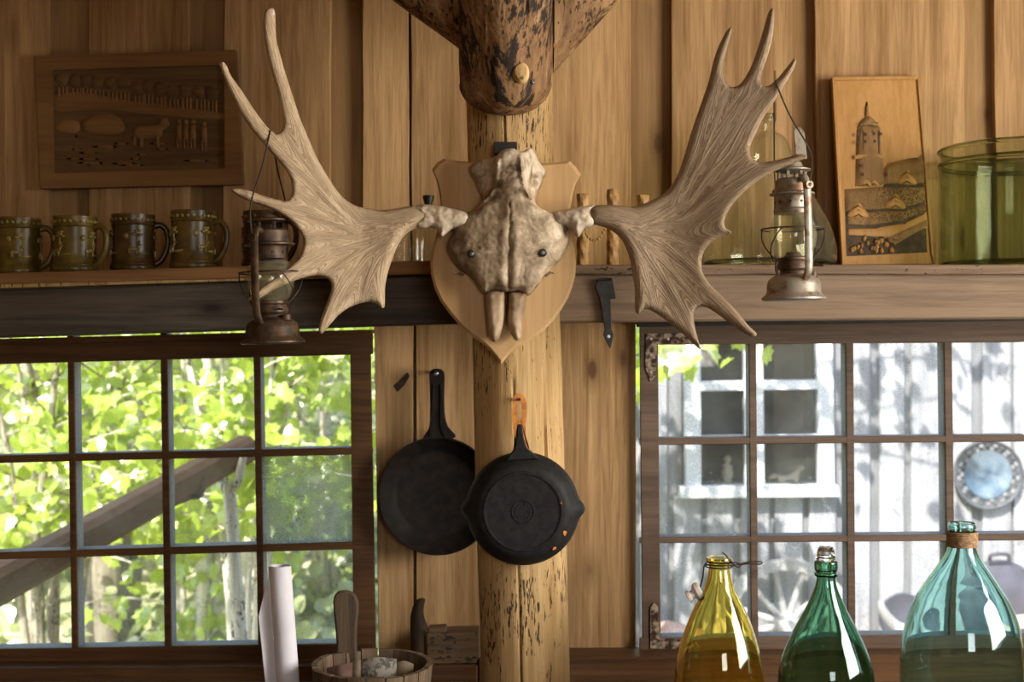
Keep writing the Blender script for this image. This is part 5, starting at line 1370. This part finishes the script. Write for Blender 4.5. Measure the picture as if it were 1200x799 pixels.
# forked prop that carries the pole end
fb = pB-ax*.12-up*.06; 
pp = thing('forked_prop', 'pale forked branch propping up the end of the diagonal timber', 'prop', (fb.x+.05, fb.y+.03, gz(fb.x, fb.y)))
tube('prop_stem', smooth_path([Vector((fb.x+.10, fb.y+.05, gz(fb.x, fb.y)-.03)), Vector((fb.x+.04, fb.y+.02, .4)), fb+Vector((0, 0, -.03))], 12), [.03]*6+[.024]*7, M_stem, pp, 10)
for s in (-1, 1):
    tube('prop_fork', [fb+Vector((0, 0, -.06)), fb+sd*s*.05+Vector((0, 0, -.02)), fb+sd*s*.085+Vector((0, 0, .09))], [.02, .018, .012], M_stem, pp, 8)

# ------------------------------------------------------------------ the grey board house seen through the right window
FD = 7.2
M_grey = wood('silvered_boards', (.25, .255, .27), (.43, .43, .435), 'Z', fleck=.12, fleck_col=(.2, .2, .2), bs=.5)
M_grey2 = wood('silvered_under_boards', (.16, .165, .175), (.26, .26, .265), 'Z', fleck=.1, bs=.5)
M_white = plain('white_paint', (.58, .59, .60), (.66, .67, .68), .5, 0, 12, .03)
M_dark = plain('dark_room', (.03, .032, .035), (.055, .057, .06), .9, 0, 6, 0)  # near-black colour stands in for the darkness of the unlit room
G_far = pane_mat('far_window_glass', .05, (.92, .94, .95), .1)
house = thing('neighbour_house', 'silver-grey board house with a white window seen through the bottle window', 'house', P(1000, 796, FD+.1))
def hb_(x0, x1, d, mat, y0=-60, y1=797, nm='wall_board'):
    prism(nm, [(x0, y0), (x1, y0), (x1, y1), (x0, y1)], d, .024, mat, house, .002)
xs = list(range(590, 1500, 40)); random.seed(12)
for i, x in enumerate(xs):
    x0 = x+random.uniform(-2, 2); x1 = x0+30+random.uniform(-2, 3)
    for (d, a, b, m) in ((FD, x0, x1, M_grey), (FD+.026, x1-7, x1+17, M_grey2)):
        if b > 806 and a < 972:
            hb_(a, b, d, m, 581, 797); hb_(a, b, d, m, -60, 326)
        else: hb_(a, b, d, m)
# window of the house
fr_ = prism('window_frame', [(801, 322), (978, 322), (978, 332), (801, 332)], FD-.05, .09, M_white, house, .002)
for q in ([(802, 330), (820, 330), (822, 572), (804, 572)], [(872, 330), (893, 330), (896, 572), (874, 572)], [(957, 330), (975, 330), (978, 572), (960, 572)]):
    prism('mullion', q, FD-.04, .08, M_white, fr_, .002)
for y0, y1, dd in ((447, 458, 0), (511, 517, .006)):
    prism('transom', [(818, y0), (960, y0-2), (960, y1-2), (818, y1)], FD-.034+dd, .06, M_white, fr_, .002)
prism('window_sill', [(798, 571), (982, 569), (984, 582), (798, 584)], FD-.09, .26, M_white, house, .003)
for x0, x1 in ((819, 874), (892, 960)):
    for y0, y1 in ((331, 448), (457, 512), (516, 572)):
        prism('window_pane', [(x0, y0), (x1, y0), (x1, y1), (x0, y1)], FD+.015, .004, G_far, house, 0)
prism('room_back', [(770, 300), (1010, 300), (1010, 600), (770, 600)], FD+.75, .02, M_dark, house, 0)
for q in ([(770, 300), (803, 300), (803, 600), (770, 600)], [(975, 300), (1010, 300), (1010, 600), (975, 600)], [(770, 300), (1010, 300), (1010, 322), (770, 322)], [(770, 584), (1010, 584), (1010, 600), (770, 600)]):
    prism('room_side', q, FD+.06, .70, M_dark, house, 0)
prism('roof_eave', [(560, -150), (1560, -150), (1560, -120), (560, -120)], FD-.35, .6, M_grey2, house, .003)
# toys on the sill
M_toy = plain('pale_toy_wood', (.62, .50, .36), (.74, .62, .47), .5, 0, 20, .03)
qz = lambda L: [(770+.25*x, 400+.25*y) for x, y in L]
hs = thing('toy_horse', 'pale wooden toy horse on the sill of the white window', 'toy', P(920, 571, FD+.07))
inflate('horse_body', qz([(518, 640), (524, 628), (548, 617), (575, 624), (612, 624), (640, 607), (662, 588), (676, 582), (690, 590), (688, 600), (673, 605), (668, 630), (662, 656), (660, 684), (640, 684), (638, 656), (610, 652), (604, 660), (602, 684), (570, 684), (570, 660), (560, 640), (544, 643), (526, 652)]), FD+.08, lambda D, x, y: .022*rnd(D, 4), lambda D, x, y: .022*rnd(D, 4), M_toy, hs, 1.6)
fg = thing('toy_figure', 'small pale standing figurine on the sill of the white window', 'figurine', P(852.5, 571, FD+.08))
kf = K(FD+.08)
lathe('figure_body', [(0, 0), (5.6*kf, 0), (6*kf, 3*kf), (4.4*kf, 9*kf), (6.4*kf, 14*kf), (6.8*kf, 18*kf), (5*kf, 22*kf), (6.4*kf, 25*kf), (4.6*kf, 27*kf), (2.4*kf, 28.5*kf), (4.2*kf, 31*kf), (4.4*kf, 34*kf), (2.6*kf, 37*kf), (0, 38*kf)], M_toy, fg, Matrix.Translation(fg.location), 20)
# round woven tray on the boards
ty = thing('wall_tray', 'round tray with a woven rim and pale blue centre hung on the grey boards', 'tray', P(1157.5, 597, FD-.04))
o = P(1157.5, 556, FD-.03); kt = K(FD-.03)
M_tray = plain('blue_white_tray', (.05, .09, .13), (.17, .22, .26), .35, 0, 4, .02, lohi=(.42, .56))
M_wick = plain('pale_wicker', (.18, .18, .18), (.25, .25, .25), .7, 0, 20, .1)
M_rim = plain('grey_wicker', (.05, .055, .06), (.10, .105, .11), .7, 0, 20, .2)
polar('tray_centre', [(.0005, .0, 0), (25*kt, .0, 0), (27*kt, -.008, 0), (28*kt, -.008, 0), (28*kt, .012, 0), (.0005, .012, 0)], M_tray, ty, o, 48)
polar('tray_rim', [(28*kt, .004, 0), (38*kt, -.012, 0), (39.5*kt, -.02, 0), (41*kt, -.016, 0), (41*kt, .0, 0), (36*kt, .012, 0), (28*kt, .016, 0), (28*kt, .004, 0)], M_rim, ty, o, 64, 0, True)
for ringi, (rr, nn) in enumerate(((30.5, 22), (34.5, 26))):
    for k in range(nn):
        a = 2*PI*(k+.5*ringi)/nn; c = o+Vector((rr*kt*math.cos(a), -.004-.006*ringi, rr*kt*math.sin(a)))
        R3 = Matrix.Rotation(-a, 3, 'Y')
        box('wicker_strand', c-Vector((.008, .005, .0125)), c+Vector((.008, .005, .0125)), M_wick if k % 2 else M_rim, ty, .002, R3)
# wagon wheel leaning on the house
wh = thing('wagon_wheel', 'pale wooden spoked wagon wheel leaning on the grey house', 'wheel', P(922, 806, 7.08))
o = P(922, 731, 7.08); kw = K(7.08)
M_wheel = wood('pale_wheel_wood', (.36, .35, .33), (.50, .49, .47), 'Z', bs=.3)
polar('rim', [(64*kw, -.03, 0), (76*kw, -.03, 0), (76*kw, .03, 0), (64*kw, .03, 0), (64*kw, -.03, 0)], M_wheel, wh, o, 64, 0, True)
lathe('hub', [(0, -.09), (8*kw, -.088), (10*kw, -.06), (14*kw, -.03), (14*kw, .03), (10*kw, .05), (0, .052)], M_wheel, wh, Matrix.Translation(o) @ Matrix.Rotation(-PI/2, 4, 'X'), 24)
for k in range(12):
    a = 2*PI*k/12+.22; dr = Vector((math.cos(a), 0, math.sin(a)))
    tube('spoke', [o+dr*10*kw, o+dr*40*kw, o+dr*66*kw], [.021, .016, .020], M_wheel, wh, 8)
# bench with odds and ends before the house
bn = thing('garden_bench', 'low grey plank bench before the grey house', 'bench', P(1060, 790, 6.7))
bx0, bx1 = P(1010, 0, 6.7).x, P(1330, 0, 6.7).x
for k in range(3): box('seat_plank', (bx0, 6.62+k*.13, -.17), (bx1, 6.74+k*.13, -.135), M_grey2, bn, .003)
for xx in (bx0+.1, bx1-.1):
    for yy in (6.68, 6.95): box('leg', (xx-.03, yy-.03, GZ), (xx+.03, yy+.03, -.17), M_grey2, bn, .003)
M_pot = plain('dark_enamel', (.045, .043, .06), (.075, .07, .095), .6, 0, 8, .03)
M_terra = plain('faded_terracotta', (.46, .27, .21), (.62, .42, .34), .8, 0, 8, .1)
lid = thing('pot_lid', 'dark round pot lid with a loop handle leaning on the grey house', 'lid', P(1170, 757, 6.98))
o = P(1171, 704, 6.98); kl = K(6.98)
polar('lid_disc', [(.0005, -.05, 0), (20*kl, -.045, 0), (40*kl, -.02, 0), (47*kl, .0, 0), (48.5*kl, .01, 0), (46*kl, .012, 0), (.0005, -.01, 0)], M_pot, lid, o, 48)
tube('loop_handle', smooth_path([P(1160, 657, 6.95), P(1161, 651, 6.93), P(1170, 649, 6.92), P(1181, 650, 6.93), P(1183, 657, 6.95)], 16), .011, M_pot, lid, 8)
bo = thing('clay_bowl', 'faded reddish clay bowl on the bench beside the pot lid', 'bowl', P(1235, 769, 6.72))
lathe('bowl_body', [(0, .0), (.10, 0), (.20, .06), (.235, .13), (.225, .155), (.21, .13), (.17, .06), (0, .02)], M_terra, bo, Matrix.Translation(Vector((P(1235, 0, 6.72).x, 6.72, -.135))), 36)
horn = thing('curved_horn', 'pale curved cow horn standing on the bench beside the demijohn', 'horn', P(1060, 769, 6.80))
tube('horn_body', smooth_path([P(1032, 704, 6.75), P(1034, 713, 6.75), P(1040, 724, 6.76), P(1050, 735, 6.78), P(1062, 741, 6.8), P(1072, 748, 6.81)], 30), [.014+.0012*i for i in range(31)], M_wheel, horn, 12)
skl = thing('shadow_disc', 'dark round disc for the shadow on the grey house behind the horn', 'shadow', P(1058, 757, 7.05))  # dark disc put where only shadow lies above the horn
polar('shadow_disc_face', [(.0005, -.012, 0), (26*kl, -.012, 0), (28*kl, -.018, 0), (29*kl, .0, 0), (.0005, .004, 0)], M_pot, skl, P(1058, 723, 7.05), 40)
lathe('shadow_disc_foot', [(0, -.13), (.05, -.13), (.03, -.02), (0, -.02)], M_pot, skl, Matrix.Translation(Vector((P(1058, 0, 7.05).x, 7.05, P(0, 750, 7.05).z+.0))), 16)
st_ = thing('field_stone', 'rounded reddish field stone at the foot of the grey house', 'stone', P(786, 797, 6.95))
vs = []; fs = []; c = Vector((P(784, 0, 6.95).x, 6.95, GZ)); 
bm = bmesh.new(); bmesh.ops.create_icosphere(bm, subdivisions=4, radius=1)
for v in bm.verts:
    nn = 1+.10*mnoise.noise(v.co*1.7); v.co = Vector((v.co.x*.15*nn, v.co.y*.14*nn, v.co.z*.19*nn+.19))+c
bm_obj('stone_body', bm, M_terra, st_, True, 80)
